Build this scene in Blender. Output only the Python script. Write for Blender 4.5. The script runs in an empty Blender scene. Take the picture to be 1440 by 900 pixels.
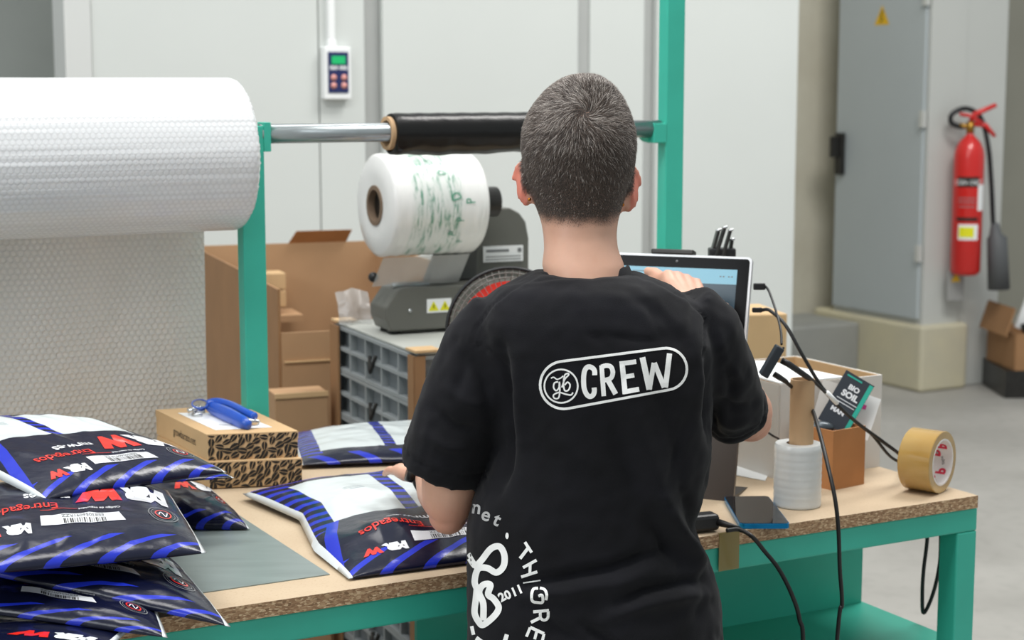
import bpy, bmesh, math, random
from mathutils import Vector, Matrix, noise
from mathutils.bvhtree import BVHTree
random.seed(7)
pi = math.pi
SC = bpy.context.scene
COL = SC.collection

# ------------------------------------------------------------------ camera, light, exposure
CZ = 1.66
FPX = 2400.0
PITCH = math.atan(326 / 2400)
cam_d = bpy.data.cameras.new('camera'); cam = bpy.data.objects.new('camera', cam_d); COL.objects.link(cam)
cam.location = (0, 0, CZ); cam.rotation_euler = (pi / 2 - PITCH, 0, 0)
cam_d.sensor_width = 36; cam_d.lens = 60; cam_d.clip_end = 200
cam_d.dof.use_dof = True; cam_d.dof.focus_distance = 2.35; cam_d.dof.aperture_fstop = 7.0
SC.camera = cam
w = bpy.data.worlds.new('world'); SC.world = w; w.use_nodes = True
w.node_tree.nodes['Background'].inputs[0].default_value = (0.86, 0.93, 0.95, 1)
w.node_tree.nodes['Background'].inputs[1].default_value = 0.55


def area(name, loc, rot, size, sy, power, col=(1, 1, 1)):
    l = bpy.data.lights.new(name, 'AREA'); l.shape = 'RECTANGLE'; l.size = size; l.size_y = sy
    l.energy = power; l.color = col
    o = bpy.data.objects.new(name, l); COL.objects.link(o); o.location = loc; o.rotation_euler = rot
    return o


area('ceiling_lamp', (-0.6, 1.6, 5.2), (0.12, 0, 0.4), 3.2, 1.2, 150, (1, 0.98, 0.95))
area('ceiling_lamp', (2.4, 5.2, 5.6), (0.1, 0, 0.4), 3.0, 1.4, 235, (1, 0.98, 0.95))
area('ceiling_lamp', (-2.4, 4.2, 5.2), (-0.1, 0, 0.4), 3.0, 1.0, 60, (1, 0.98, 0.95))
area('hall_window', (-4.2, -1.5, 3.6), (math.radians(60), 0, math.radians(-65)), 3.5, 1.6, 110, (0.93, 0.97, 1))
SC.view_settings.view_transform = 'Standard'; SC.view_settings.look = 'None'
SC.view_settings.exposure = 0.0; SC.view_settings.gamma = 1.0; SC.view_settings.use_curve_mapping = False

# ------------------------------------------------------------------ geometry of the place
ANG = math.atan2(.475, .88)          # the bench runs along this direction
CA, SA = math.cos(ANG), math.sin(ANG)
CX, CY = 0.817, 2.922                # right front corner of the bench
TOP = .954                           # top of the bench board


def TF(u, v, z=0): return Vector((CX + u * CA - v * SA, CY + u * SA + v * CA, z))


def ray(x, y):
    a = (x - 720) / FPX; b = (450 - y) / FPX
    return Vector((a, math.cos(PITCH) + b * math.sin(PITCH), -math.sin(PITCH) + b * math.cos(PITCH)))


def G(x, y, z):
    r = ray(x, y); t = (z - CZ) / r.z
    return Vector((r.x * t, r.y * t, z))


def D(x, y, d):
    r = ray(x, y); t = d / r.y
    return Vector((r.x * t, d, CZ + r.z * t))


def px(p):
    X, Y, Z = p[0], p[1], p[2] - CZ
    zc = Y * math.cos(PITCH) - Z * math.sin(PITCH)
    yc = Y * math.sin(PITCH) + Z * math.cos(PITCH)
    return (720 + FPX * X / zc, 450 - FPX * yc / zc)


def TU(x, v):                        # u on the line v = const seen at image column x
    s = (x - 720) / FPX / math.cos(PITCH)   # near the horizon
    lo, hi = -30, 30
    for _ in range(60):
        m = (lo + hi) / 2; p = TF(m, v, 1.5)
        if p.y < .05 or p.x / p.y < s * .99: lo = m
        else: hi = m
    return lo


# ------------------------------------------------------------------ materials
def lin(c):
    c /= 255
    return c / 12.92 if c <= .04045 else ((c + .055) / 1.055) ** 2.4


def rgb(r, g, b): return (lin(r), lin(g), lin(b), 1)


class NT:
    def __init__(s, name):
        s.m = bpy.data.materials.new(name); s.m.use_nodes = True; s.t = s.m.node_tree
        s.b = s.t.nodes['Principled BSDF']; s.out = s.t.nodes['Material Output']

    def n(s, ty, **k):
        o = s.t.nodes.new(ty)
        for a, v in k.items(): setattr(o, a, v)
        return o

    def l(s, a, b): s.t.links.new(a, b)

    def math(s, op, a, b=0.0, c=None):
        o = s.n('ShaderNodeMath', operation=op)
        for i, v in enumerate((a, b, c)):
            if v is None: continue
            if isinstance(v, (int, float)): o.inputs[i].default_value = v
            else: s.l(v, o.inputs[i])
        return o.outputs[0]

    def mix(s, f, a, b):
        o = s.n('ShaderNodeMix', data_type='RGBA')
        for i, v in ((0, f), (6, a), (7, b)):
            if isinstance(v, (int, float, tuple)): o.inputs[i].default_value = v
            else: s.l(v, o.inputs[i])
        return o.outputs[2]

    def noise(s, scale, detail=3, vec=None, stretch=None, rough=.5):
        o = s.n('ShaderNodeTexNoise'); o.inputs['Scale'].default_value = scale
        o.inputs['Detail'].default_value = detail; o.inputs['Roughness'].default_value = rough
        if vec is None: vec = s.n('ShaderNodeTexCoord').outputs['Object']
        if stretch:
            mp = s.n('ShaderNodeMapping'); mp.inputs['Scale'].default_value = stretch
            s.l(vec, mp.inputs[0]); vec = mp.outputs[0]
        s.l(vec, o.inputs['Vector'])
        return o.outputs[0]

    def ramp(s, f, lo, hi):
        o = s.n('ShaderNodeMapRange'); o.inputs[1].default_value = lo; o.inputs[2].default_value = hi
        s.l(f, o.inputs[0]); return o.outputs[0]

    def bump(s, h, st=.3, dist=.002):
        o = s.n('ShaderNodeBump'); o.inputs['Strength'].default_value = st; o.inputs['Distance'].default_value = dist
        s.l(h, o.inputs['Height']); s.l(o.outputs[0], s.b.inputs['Normal']); return o


def mat(name, col, rough=.5, metal=0, var=0, vscale=6, bump=0, bscale=60, spec=None, trans=0, alpha=1, coat=0, emis=None, stretch=None, sss=0):
    t = NT(name); b = t.b
    b.inputs['Base Color'].default_value = col; b.inputs['Roughness'].default_value = rough
    b.inputs['Metallic'].default_value = metal
    if spec is not None: b.inputs['Specular IOR Level'].default_value = spec
    if trans: b.inputs['Transmission Weight'].default_value = trans
    if alpha < 1: b.inputs['Alpha'].default_value = alpha
    if coat: b.inputs['Coat Weight'].default_value = coat
    if emis: b.inputs['Emission Color'].default_value = emis[0]; b.inputs['Emission Strength'].default_value = emis[1]
    if sss:
        b.inputs['Subsurface Weight'].default_value = sss; b.inputs['Subsurface Radius'].default_value = (1, .35, .2)
        b.inputs['Subsurface Scale'].default_value = .006
    if var:
        f = t.noise(vscale, 4, stretch=stretch)
        d = tuple(max(0, c * (1 - var)) for c in col[:3]) + (1,); e = tuple(min(1, c * (1 + var)) for c in col[:3]) + (1,)
        t.l(t.mix(t.ramp(f, .3, .7), d, e), b.inputs['Base Color'])
    if bump: t.bump(t.noise(bscale, 3), bump)
    return t.m


M = {}
M['teal'] = mat('teal_paint', rgb(60, 184, 161), .4, var=.06, vscale=9, bump=.04, bscale=200)
M['wall'] = mat('white_panel', rgb(208, 212, 209), .45, var=.015, vscale=2)
M['wall_trim'] = mat('pale_panel_trim', rgb(208, 210, 208), .5)
M['strip'] = mat('grey_profile', rgb(172, 174, 172), .4, var=.04)
M['greywall'] = mat('grey_panel', rgb(150, 155, 152), .6, var=.05, vscale=3)
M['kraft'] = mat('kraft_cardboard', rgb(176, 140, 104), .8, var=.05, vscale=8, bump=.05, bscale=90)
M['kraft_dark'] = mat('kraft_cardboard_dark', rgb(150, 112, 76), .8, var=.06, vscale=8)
M['kraft_light'] = mat('kraft_cardboard_pale', rgb(206, 172, 128), .8, var=.04, vscale=10)
M['brownbox'] = mat('brown_cardboard', rgb(178, 122, 74), .75, var=.08, vscale=14, bump=.04)
M['boxwhite'] = mat('white_cardboard', rgb(214, 210, 204), .7, var=.04, vscale=9)
M['paper'] = mat('white_paper', rgb(238, 240, 240), .7, var=.01)
M['black'] = mat('black_plastic', rgb(24, 24, 26), .4)
M['rubber'] = mat('black_cable', rgb(20, 20, 21), .45)
M['blackmetal'] = mat('dark_metal', rgb(48, 47, 45), .35, metal=.4, var=.2, vscale=30)
M['steel'] = mat('galvanised_tube', rgb(170, 176, 178), .28, metal=.9, var=.12, vscale=18, stretch=(1, 1, 4), bump=.03)
M['chrome'] = mat('chrome', rgb(210, 212, 214), .18, metal=1)
M['plate'] = mat('grey_steel_sheet', rgb(134, 146, 144), .35, metal=.25, var=.1, vscale=7, stretch=(1, 5, 1))
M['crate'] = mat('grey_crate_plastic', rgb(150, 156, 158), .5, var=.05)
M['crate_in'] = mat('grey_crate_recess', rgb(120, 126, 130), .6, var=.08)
M['machine'] = mat('grey_machine_shell', rgb(98, 98, 92), .42, var=.04, bump=.04, bscale=300)
M['machine_dark'] = mat('dark_machine_shell', rgb(62, 63, 61), .45)
M['red'] = mat('red_paint', rgb(205, 28, 24), .3, coat=.4)
M['redblade'] = mat('red_fan_plastic', rgb(238, 62, 50), .35)
M['yellow'] = mat('yellow_print', rgb(226, 222, 20), .5)
M['amber'] = mat('amber_sign', rgb(222, 178, 24), .5)
M['blue'] = mat('blue_plastic', rgb(30, 84, 190), .35, coat=.3)
M['navy'] = mat('navy_face', rgb(32, 42, 92), .4)
M['lcd'] = mat('green_display', rgb(20, 150, 90), .4, emis=(rgb(20, 170, 95), .5))
M['cab'] = mat('grey_cabinet_paint', rgb(176, 184, 187), .5, var=.02, vscale=2)
M['cabside'] = mat('pale_cabinet_paint', rgb(192, 194, 190), .55, var=.02, vscale=2)
M['shirt_ink'] = mat('white_shirt_print', rgb(252, 252, 250), .7, bump=.05, bscale=500)
M['ink_white'] = mat('white_print', rgb(230, 232, 236), .3, coat=.5)
M['ink_red'] = mat('red_print', rgb(226, 44, 30), .3, coat=.5)
M['ink_grey'] = mat('grey_print', rgb(120, 122, 124), .5)
M['ink_black'] = mat('black_print', rgb(30, 26, 22), .7)
M['ink_teal'] = mat('teal_print', rgb(40, 170, 150), .5)
M['ink_pink'] = mat('pink_print', rgb(226, 70, 160), .5)
M['tube'] = mat('cardboard_tube', rgb(190, 156, 118), .7, var=.05, vscale=30, stretch=(1, 1, .4))
M['phone_glass'] = mat('phone_glass', rgb(16, 18, 22), .06, spec=.6)
M['phone_edge'] = mat('blue_phone_edge', rgb(0, 130, 190), .25, metal=.6)
M['skinstud'] = mat('gold_stud', rgb(190, 120, 50), .25, metal=1)
M['denim'] = mat('dark_trousers', rgb(34, 36, 42), .85, var=.15, vscale=60)
M['shoe'] = mat('dark_shoe', rgb(40, 40, 42), .6)
M['film_clear'] = mat('stretch_film', rgb(222, 226, 226), .25, var=.03, vscale=40, coat=.3, trans=.15)
M['film_sheet'] = mat('clear_film_sheet', rgb(196, 196, 194), .3, alpha=.6, coat=.4)
M['tapefoil'] = mat('brown_tape_patch', rgb(158, 140, 84), .3, alpha=.72, coat=.5)
M['tape_side'] = mat('tape_roll_side', rgb(196, 150, 62), .35, trans=.2)
M['tape_core'] = mat('white_core', rgb(232, 228, 226), .6)
M['screen_body'] = mat('tablet_bezel', rgb(14, 15, 17), .2, spec=.1)
M['silver'] = mat('silver_frame', rgb(222, 224, 226), .3, metal=.3)
M['stand_panel'] = mat('dark_stand_panel', rgb(66, 58, 52), .3, spec=.3, var=.1)
M['scr_top'] = mat('screen_header', rgb(120, 170, 190), .3, emis=(rgb(130, 178, 196), .25))
M['scr_main'] = mat('screen_page', rgb(46, 66, 78), .25, emis=(rgb(52, 74, 86), .2))


def m_floor():
    t = NT('concrete_floor'); b = t.b
    f = t.noise(1.6, 5); g = t.noise(18, 4)
    c = t.mix(t.ramp(f, .3, .7), rgb(150, 148, 143), rgb(172, 170, 165))
    t.l(t.mix(t.math('MULTIPLY', t.ramp(g, .5, .8), .35), c, rgb(128, 126, 122)), b.inputs['Base Color'])
    b.inputs['Roughness'].default_value = .55; t.bump(g, .1)
    return t.m


M['floor'] = m_floor()


def m_concrete(name, a, c):
    t = NT(name); b = t.b
    f = t.noise(2.5, 6, rough=.6); g = t.noise(40, 3)
    t.l(t.mix(t.ramp(f, .3, .75), a, c), b.inputs['Base Color']); b.inputs['Roughness'].default_value = .85
    t.bump(g, .2, .003); return t.m


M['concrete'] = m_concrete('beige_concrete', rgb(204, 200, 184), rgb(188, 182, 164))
M['plinth'] = m_concrete('plinth_concrete', rgb(204, 196, 166), rgb(186, 181, 162))
M['step'] = m_concrete('grey_step_concrete', rgb(158, 158, 152), rgb(142, 143, 139))


def m_chip():                        # raw edge of the particle board
    t = NT('particle_board_edge'); b = t.b
    v = t.n('ShaderNodeTexVoronoi'); v.inputs['Scale'].default_value = 420
    co = t.n('ShaderNodeTexCoord'); mp = t.n('ShaderNodeMapping'); mp.inputs['Scale'].default_value = (.5, .5, 1.3)
    t.l(co.outputs['Object'], mp.inputs[0]); t.l(mp.outputs[0], v.inputs['Vector'])
    s = t.n('ShaderNodeSeparateColor'); t.l(v.outputs['Color'], s.inputs[0])
    r = t.n('ShaderNodeValToRGB'); t.l(s.outputs[0], r.inputs[0])
    e = r.color_ramp.elements; e[0].color = rgb(134, 104, 76); e[1].color = rgb(222, 196, 160)
    x = r.color_ramp.elements.new(.35); x.color = rgb(164, 128, 96); x = r.color_ramp.elements.new(.75); x.color = rgb(190, 158, 122)
    t.l(r.outputs[0], b.inputs['Base Color']); b.inputs['Roughness'].default_value = .85
    t.bump(s.outputs[1], .6, .0015); return t.m


M['chip'] = m_chip()


def m_board():
    t = NT('particle_board_top'); b = t.b
    f = t.noise(5, 5); g = t.noise(240, 2)
    c = t.mix(t.ramp(f, .3, .7), rgb(186, 164, 136), rgb(202, 182, 154))
    c = t.mix(t.math('MULTIPLY', t.ramp(g, .55, .75), .35), c, rgb(160, 128, 96))
    t.l(c, b.inputs['Base Color']); b.inputs['Roughness'].default_value = .6; return t.m


M['board'] = m_board()


def m_bubble(name, base, sc, st=.9):
    t = NT(name); b = t.b
    uv = t.n('ShaderNodeUVMap').outputs[0]
    sp = t.n('ShaderNodeSeparateXYZ'); t.l(uv, sp.inputs[0])
    def cell(o):
        fx_ = t.math('SUBTRACT', t.math('FRACT', t.math('ADD', sp.outputs[0], o)), .5)
        fy_ = t.math('MULTIPLY', t.math('SUBTRACT', t.math('FRACT', t.math('ADD', t.math('MULTIPLY', sp.outputs[1], .57735), o)), .5), 1.732)
        return t.math('SQRT', t.math('ADD', t.math('MULTIPLY', fx_, fx_), t.math('MULTIPLY', fy_, fy_)))
    h = t.ramp(t.math('MINIMUM', cell(0.0), cell(.5)), .48, .25)
    t.l(t.mix(h, base, tuple(min(1, c * 1.12) for c in base[:3]) + (1,)), b.inputs['Base Color'])
    b.inputs['Roughness'].default_value = .22; b.inputs['Coat Weight'].default_value = .3
    b.inputs['Transmission Weight'].default_value = .12
    t.bump(h, st, .003); return t.m


M['bubble'] = m_bubble('bubble_wrap_roll', rgb(232, 234, 236), 1.0, .14)
M['bubble_sheet'] = m_bubble('bubble_wrap_sheet', rgb(228, 224, 219), 1.0, .5)


def m_blackfilm():
    t = NT('black_stretch_film'); b = t.b
    b.inputs['Base Color'].default_value = rgb(15, 14, 13); b.inputs['Roughness'].default_value = .27
    b.inputs['Specular IOR Level'].default_value = .38
    t.bump(t.noise(55, 3), .35, .0022); return t.m


M['blackfilm'] = m_blackfilm()


def m_airroll():                     # air pillow film, green lettering smeared round the roll
    t = NT('air_pillow_film'); b = t.b
    co = t.n('ShaderNodeUVMap').outputs[0]
    sp = t.n('ShaderNodeSeparateXYZ'); t.l(co, sp.inputs[0])
    x = sp.outputs[0]
    n1 = t.noise(1, 5, vec=co, stretch=(30, 5, 1), rough=.75)
    n2 = t.noise(1, 3, vec=co, stretch=(9, 2.2, 1))
    m1 = t.math('MULTIPLY', t.ramp(n1, .47, .6), t.ramp(n2, .38, .52))
    band = t.math('MULTIPLY', t.ramp(x, .16, .24), t.ramp(x, .74, .66))
    msk = t.math('MULTIPLY', m1, band)
    film = t.mix(t.math('MULTIPLY', band, .5), rgb(236, 236, 234), rgb(206, 214, 208))
    t.l(t.mix(t.math('MULTIPLY', msk, .85), film, rgb(40, 132, 100)), b.inputs['Base Color'])
    b.inputs['Roughness'].default_value = .3; b.inputs['Coat Weight'].default_value = .4
    t.bump(t.noise(1, 4, vec=co, stretch=(20, 3, 1)), .5, .004); return t.m


M['airroll'] = m_airroll()


def m_tape():
    t = NT('clear_brown_tape'); b = t.b
    n = t.noise(9, 4, stretch=(1, 1, 1))
    t.l(t.mix(t.ramp(n, .3, .7), rgb(192, 150, 74), rgb(216, 182, 112)), b.inputs['Base Color'])
    b.inputs['Roughness'].default_value = .12; b.inputs['Coat Weight'].default_value = .8
    b.inputs['Transmission Weight'].default_value = .25; return t.m


M['tape'] = m_tape()


def m_shirt():
    t = NT('black_cotton'); b = t.b
    n = t.noise(14, 4); k = t.noise(900, 2)
    t.l(t.mix(t.ramp(n, .3, .7), rgb(13, 13, 17), rgb(20, 20, 26)), b.inputs['Base Color'])
    b.inputs['Roughness'].default_value = .88; b.inputs['Specular IOR Level'].default_value = .25
    b.inputs['Sheen Weight'].default_value = .06; b.inputs['Sheen Roughness'].default_value = .5
    t.bump(k, .35, .0012); return t.m


M['shirt'] = m_shirt()


def m_skin():
    t = NT('skin'); b = t.b
    at = t.n('ShaderNodeAttribute', attribute_name='scalp')
    a2 = t.n('ShaderNodeAttribute', attribute_name='flush')
    n = t.noise(22, 4)
    c = t.mix(t.ramp(n, .3, .7), rgb(206, 158, 134), rgb(218, 172, 148))
    c = t.mix(a2.outputs['Fac'], c, rgb(216, 128, 108))
    sp = t.noise(700, 2)
    f = t.math('MULTIPLY', at.outputs['Fac'], t.ramp(sp, .05, .45))
    c = t.mix(f, c, rgb(52, 42, 36))
    t.l(c, b.inputs['Base Color']); b.inputs['Roughness'].default_value = .5
    b.inputs['Subsurface Weight'].default_value = .12; b.inputs['Subsurface Radius'].default_value = (1, .35, .2)
    b.inputs['Subsurface Scale'].default_value = .006
    t.bump(t.noise(160, 3), .12, .001); return t.m


M['skin'] = m_skin()
M['hair_dark'] = mat('dark_brown_hair', rgb(58, 47, 41), .5)
M['hair_mid'] = mat('brown_hair', rgb(94, 80, 71), .5)
M['hair_grey'] = mat('grey_hair', rgb(188, 178, 170), .45)


def m_bag(name, kind):
    """printed mailer film; u runs along the front edge, v from front to back"""
    t = NT(name); b = t.b
    uv = t.n('ShaderNodeUVMap').outputs[0]; sp = t.n('ShaderNodeSeparateXYZ'); t.l(uv, sp.inputs[0])
    u, v = sp.outputs[0], sp.outputs[1]
    gt = lambda a, c: t.math('GREATER_THAN', a, c)
    lt = lambda a, c: t.math('LESS_THAN', a, c)
    AND = lambda *a: a[0] if len(a) == 1 else t.math('MULTIPLY', a[0], AND(*a[1:]))
    OR = lambda *a: a[0] if len(a) == 1 else t.math('MAXIMUM', a[0], OR(*a[1:]))
    box = lambda x0, x1, y0, y1: AND(gt(u, x0), lt(u, x1), gt(v, y0), lt(v, y1))
    c = t.mix(0.0, rgb(14, 18, 42), rgb(14, 18, 42))
    s1 = gt(t.math('FRACT', t.math('ADD', t.math('MULTIPLY', u, 4.8), t.math('MULTIPLY', v, -13.0 if kind != 'back' else 5))), .70)
    s2 = gt(t.math('FRACT', t.math('ADD', t.math('MULTIPLY', u, 5.0), t.math('MULTIPLY', v, 16))), .55)
    front = lt(v, .10)
    cond = AND(front, s1)
    v0 = .40
    if kind in ('flat', 'top', 'back'):
        if kind == 'back': v0 = .16
        if kind == 'top': v0 = .50
        rear = OR(AND(gt(v, v0 - .05), lt(u, .13)), gt(v, .9), AND(gt(v, v0), gt(u, .44), lt(u, .52)))
        cond = OR(cond, AND(rear, s2))
        if kind != 'back':
            cond = OR(cond, AND(lt(t.math('ABSOLUTE', t.math('SUBTRACT', t.math('MULTIPLY', v, .36), t.math('ADD', u, .03))), .028), lt(v, v0)))
    c = t.mix(cond, c, rgb(32, 50, 186))
    if kind in ('flat', 'top', 'back'):
        pap = OR(box(.12, .45, v0, .87), box(.51, .88, v0, .87))
        c = t.mix(pap, c, rgb(204, 212, 213))
        ptr = OR(box(.27, .36, .70, .705), box(.27, .36, .685, .69), box(.29, .36, .672, .677))
        c = t.mix(ptr, c, rgb(120, 130, 136))
    edge = OR(lt(u, .022), gt(u, .978))
    c = t.mix(edge, c, rgb(222, 228, 230))
    t.l(c, b.inputs['Base Color'])
    b.inputs['Roughness'].default_value = .24; b.inputs['Specular IOR Level'].default_value = .4; b.inputs['Coat Weight'].default_value = .12
    b.inputs['Coat Roughness'].default_value = .1
    t.bump(t.noise(30, 4, stretch=(1, 1.6, 1)), .3, .004)
    return t.m


for k in ('flat', 'top', 'dark', 'back'): M['bag_' + k] = m_bag('mailer_film_' + k, k)


# ------------------------------------------------------------------ mesh helpers
class MB:
    def __init__(s): s.bm = bmesh.new(); s.uv = None

    def add(s, verts, faces, smooth=False, uvs=None, mi=0):
        vs = [s.bm.verts.new(v) for v in verts]
        for f in faces:
            try: F = s.bm.faces.new([vs[i] for i in f])
            except ValueError: continue
            F.smooth = smooth; F.material_index = mi
            if uvs is not None:
                if s.uv is None: s.uv = s.bm.loops.layers.uv.verify()
                for lp, i in zip(F.loops, f): lp[s.uv].uv = uvs[i]
        return vs

    def box(s, c, size, rz=0, bev=0, R=None, mi=0):
        R = R if R is not None else Matrix.Rotation(rz, 3, 'Z'); c = Vector(c)
        hx, hy, hz = [a / 2 for a in size]
        if not bev:
            V = [c + R @ Vector((x, y, z)) for x in (-hx, hx) for y in (-hy, hy) for z in (-hz, hz)]
            s.add(V, [(0, 1, 3, 2), (4, 6, 7, 5), (0, 4, 5, 1), (2, 3, 7, 6), (0, 2, 6, 4), (1, 5, 7, 3)], mi=mi)
        else:
            b2 = bmesh.new(); bmesh.ops.create_cube(b2, size=1)
            for v in b2.verts: v.co = Vector((v.co.x * size[0], v.co.y * size[1], v.co.z * size[2]))
            bmesh.ops.bevel(b2, geom=b2.edges[:], offset=bev, segments=2, profile=.5, affect='EDGES')
            b2.verts.ensure_lookup_table()
            V = [c + R @ v.co for v in b2.verts]; F = [[v.index for v in f.verts] for f in b2.faces]
            s.add(V, F, mi=mi); b2.free()
        return s

    def hexa(s, P, mi=0):            # 4 bottom corners then 4 top corners
        s.add(P, [(3, 2, 1, 0), (4, 5, 6, 7), (0, 1, 5, 4), (1, 2, 6, 5), (2, 3, 7, 6), (3, 0, 4, 7)], mi=mi); return s

    def tube(s, pts, rad, n=12, caps=True, smooth=True, flat=None, up=None, uvs=False):
        pts = [Vector(p) for p in pts]; rad = rad if isinstance(rad, (list, tuple)) else [rad] * len(pts)
        rings = []; prev = None; UV = []
        for i, p in enumerate(pts):
            a = pts[max(i - 1, 0)]; c = pts[min(i + 1, len(pts) - 1)]
            t = (c - a).normalized()
            if prev is None:
                q = Vector(up) if up else (Vector((0, 0, 1)) if abs(t.z) < .9 else Vector((1, 0, 0)))
                nx = (q - t * q.dot(t)).normalized()
            else: nx = (prev - t * prev.dot(t)).normalized()
            prev = nx; ny = t.cross(nx); r = rad[i]
            ry = r * (flat if flat else 1)
            rings.append([p + nx * r * math.cos(2 * pi * k / n) + ny * ry * math.sin(2 * pi * k / n) for k in range(n)])
            UV += [(i / max(1, len(pts) - 1), k / n) for k in range(n)]
        V = [v for r in rings for v in r]; F = []
        for i in range(len(rings) - 1):
            for k in range(n): F.append((i * n + k, i * n + (k + 1) % n, (i + 1) * n + (k + 1) % n, (i + 1) * n + k))
        if caps:
            F.append(tuple(reversed(range(n)))); F.append(tuple(range((len(rings) - 1) * n, len(rings) * n)))
        s.add(V, F, smooth, UV if uvs else None)
        return s

    def cyl(s, a, b, r, r2=None, n=24, caps=True): return s.tube([a, b], [r, r if r2 is None else r2], n, caps)

    def lathe(s, prof, c=(0, 0, 0), axis=(0, 0, 1), n=48, uvs=False, smooth=True):   # prof: (r, h)
        ax = Vector(axis).normalized(); q = Vector((0, 0, 1)) if abs(ax.z) < .9 else Vector((1, 0, 0))
        X = (q - ax * q.dot(ax)).normalized(); Y = ax.cross(X); c = Vector(c)
        m = n + 1 if uvs else n
        V = []; F = []; UV = []
        for i, (r, h) in enumerate(prof):
            for k in range(m):
                a = 2 * pi * k / n; V.append(c + ax * h + X * r * math.cos(a) + Y * r * math.sin(a)); UV.append((h, k / n))
        for i in range(len(prof) - 1):
            for k in range(n):
                k2 = k + 1 if uvs else (k + 1) % n
                F.append((i * m + k, i * m + k2, (i + 1) * m + k2, (i + 1) * m + k))
        s.add(V, F, smooth, UV if uvs else None); return s

    def sphere(s, c, r, n=12, sc=(1, 1, 1), R=None):
        V = []; F = []; R = R or Matrix.Identity(3); c = Vector(c)
        for i in range(n + 1):
            th = pi * i / n
            for k in range(2 * n):
                a = pi * k / n
                V.append(c + R @ Vector((r * sc[0] * math.sin(th) * math.cos(a), r * sc[1] * math.sin(th) * math.sin(a), r * sc[2] * math.cos(th))))
        m = 2 * n
        for i in range(n):
            for k in range(m): F.append((i * m + k, (i + 1) * m + k, (i + 1) * m + (k + 1) % m, i * m + (k + 1) % m))
        s.add(V, F, True); return s

    def build(s, name, material, parent=None, world=True, sharp=None, origin=None, weld=True):
        if weld: bmesh.ops.remove_doubles(s.bm, verts=s.bm.verts[:], dist=1e-5)
        bmesh.ops.recalc_face_normals(s.bm, faces=s.bm.faces[:])
        me = bpy.data.meshes.new(name); s.bm.to_mesh(me); s.bm.free()
        return link(me, name, material, parent, world, sharp, origin)


def base_of(me):
    xs = [v.co for v in me.vertices]
    mn = [min(v[i] for v in xs) for i in range(3)]; mx = [max(v[i] for v in xs) for i in range(3)]
    return Vector(((mn[0] + mx[0]) / 2, (mn[1] + mx[1]) / 2, mn[2]))


def link(me, name, material, parent=None, world=True, sharp=None, origin=None):
    mats = material if isinstance(material, list) else [material]
    for m_ in mats: me.materials.append(m_)
    if sharp is not None: me.shade_smooth(); me.set_sharp_from_angle(angle=math.radians(sharp))
    o = bpy.data.objects.new(name, me); COL.objects.link(o)
    if parent is None:
        c = Vector(origin) if origin is not None else base_of(me)
        me.transform(Matrix.Translation(-c)); o.location = c
    else:
        o.parent = parent
        if world:
            me.transform(wm(parent).inverted())
    return o


def wm(o):
    m_ = Matrix.LocRotScale(o.location, o.rotation_euler, o.scale)
    return wm(o.parent) @ m_ if o.parent else m_


def tag(o, label, cat, group=None, kind=None):
    if label: o['label'] = label
    if cat: o['category'] = cat
    if group: o['group'] = group
    if kind: o['kind'] = kind
    return o


def thing(name, loc, label, cat, rz=0, group=None, kind=None):
    o = bpy.data.objects.new(name, None); COL.objects.link(o); o.location = loc; o.rotation_euler = (0, 0, rz)
    o.empty_display_size = .05
    return tag(o, label, cat, group, kind)


def struct(o, label=None):
    o['kind'] = 'structure'
    if label: o['label'] = label
    return o


def spline(pts, n=8):
    P = [Vector(p) for p in pts]; out = []
    for i in range(len(P) - 1):
        a = P[max(i - 1, 0)]; b = P[i]; c = P[i + 1]; d = P[min(i + 2, len(P) - 1)]
        for k in range(n):
            t = k / n
            out.append(.5 * ((2 * b) + (c - a) * t + (2 * a - 5 * b + 4 * c - d) * t * t + (3 * b - a - 3 * c + d) * t ** 3))
    out.append(P[-1]); return out


# flat shapes (2D) for lettering and print ------------------------------------
def text2d(body, size=1, bold=0, shear=0, sx=1, cell=None, space=1):
    cu = bpy.data.curves.new('txt', 'FONT'); cu.body = body; cu.size = size; cu.offset = bold; cu.shear = shear
    cu.align_x = 'CENTER'; cu.align_y = 'CENTER'; cu.resolution_u = 3; cu.space_character = space
    ob = bpy.data.objects.new('txt', cu); COL.objects.link(ob)
    dg = bpy.context.evaluated_depsgraph_get(); me = bpy.data.meshes.new_from_object(ob.evaluated_get(dg))
    bpy.data.objects.remove(ob); bpy.data.curves.remove(cu)
    bm = bmesh.new(); bm.from_mesh(me); bpy.data.meshes.remove(me)
    for v in bm.verts: v.co.x *= sx
    r = cutgrid(bm, cell); bm.free(); return r


def cutgrid(bm, cell):
    if cell:
        for ax in (0, 1):
            lo = min(v.co[ax] for v in bm.verts); hi = max(v.co[ax] for v in bm.verts)
            k = lo + cell
            while k < hi:
                p = Vector((0, 0, 0)); p[ax] = k; nn = Vector((0, 0, 0)); nn[ax] = 1
                bmesh.ops.bisect_plane(bm, geom=bm.verts[:] + bm.edges[:] + bm.faces[:], dist=1e-7, plane_co=p, plane_no=nn)
                k += cell
        bmesh.ops.triangulate(bm, faces=bm.faces[:])
    bm.verts.index_update()
    return [tuple(v.co[:2]) for v in bm.verts], [[v.index for v in f.verts] for f in bm.faces]


def poly2d(pts, cell=None):
    bm = bmesh.new(); vs = [bm.verts.new((x, y, 0)) for x, y in pts]
    f = bm.faces.new(vs); bmesh.ops.triangulate(bm, faces=[f])
    r = cutgrid(bm, cell); bm.free(); return r


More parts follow.
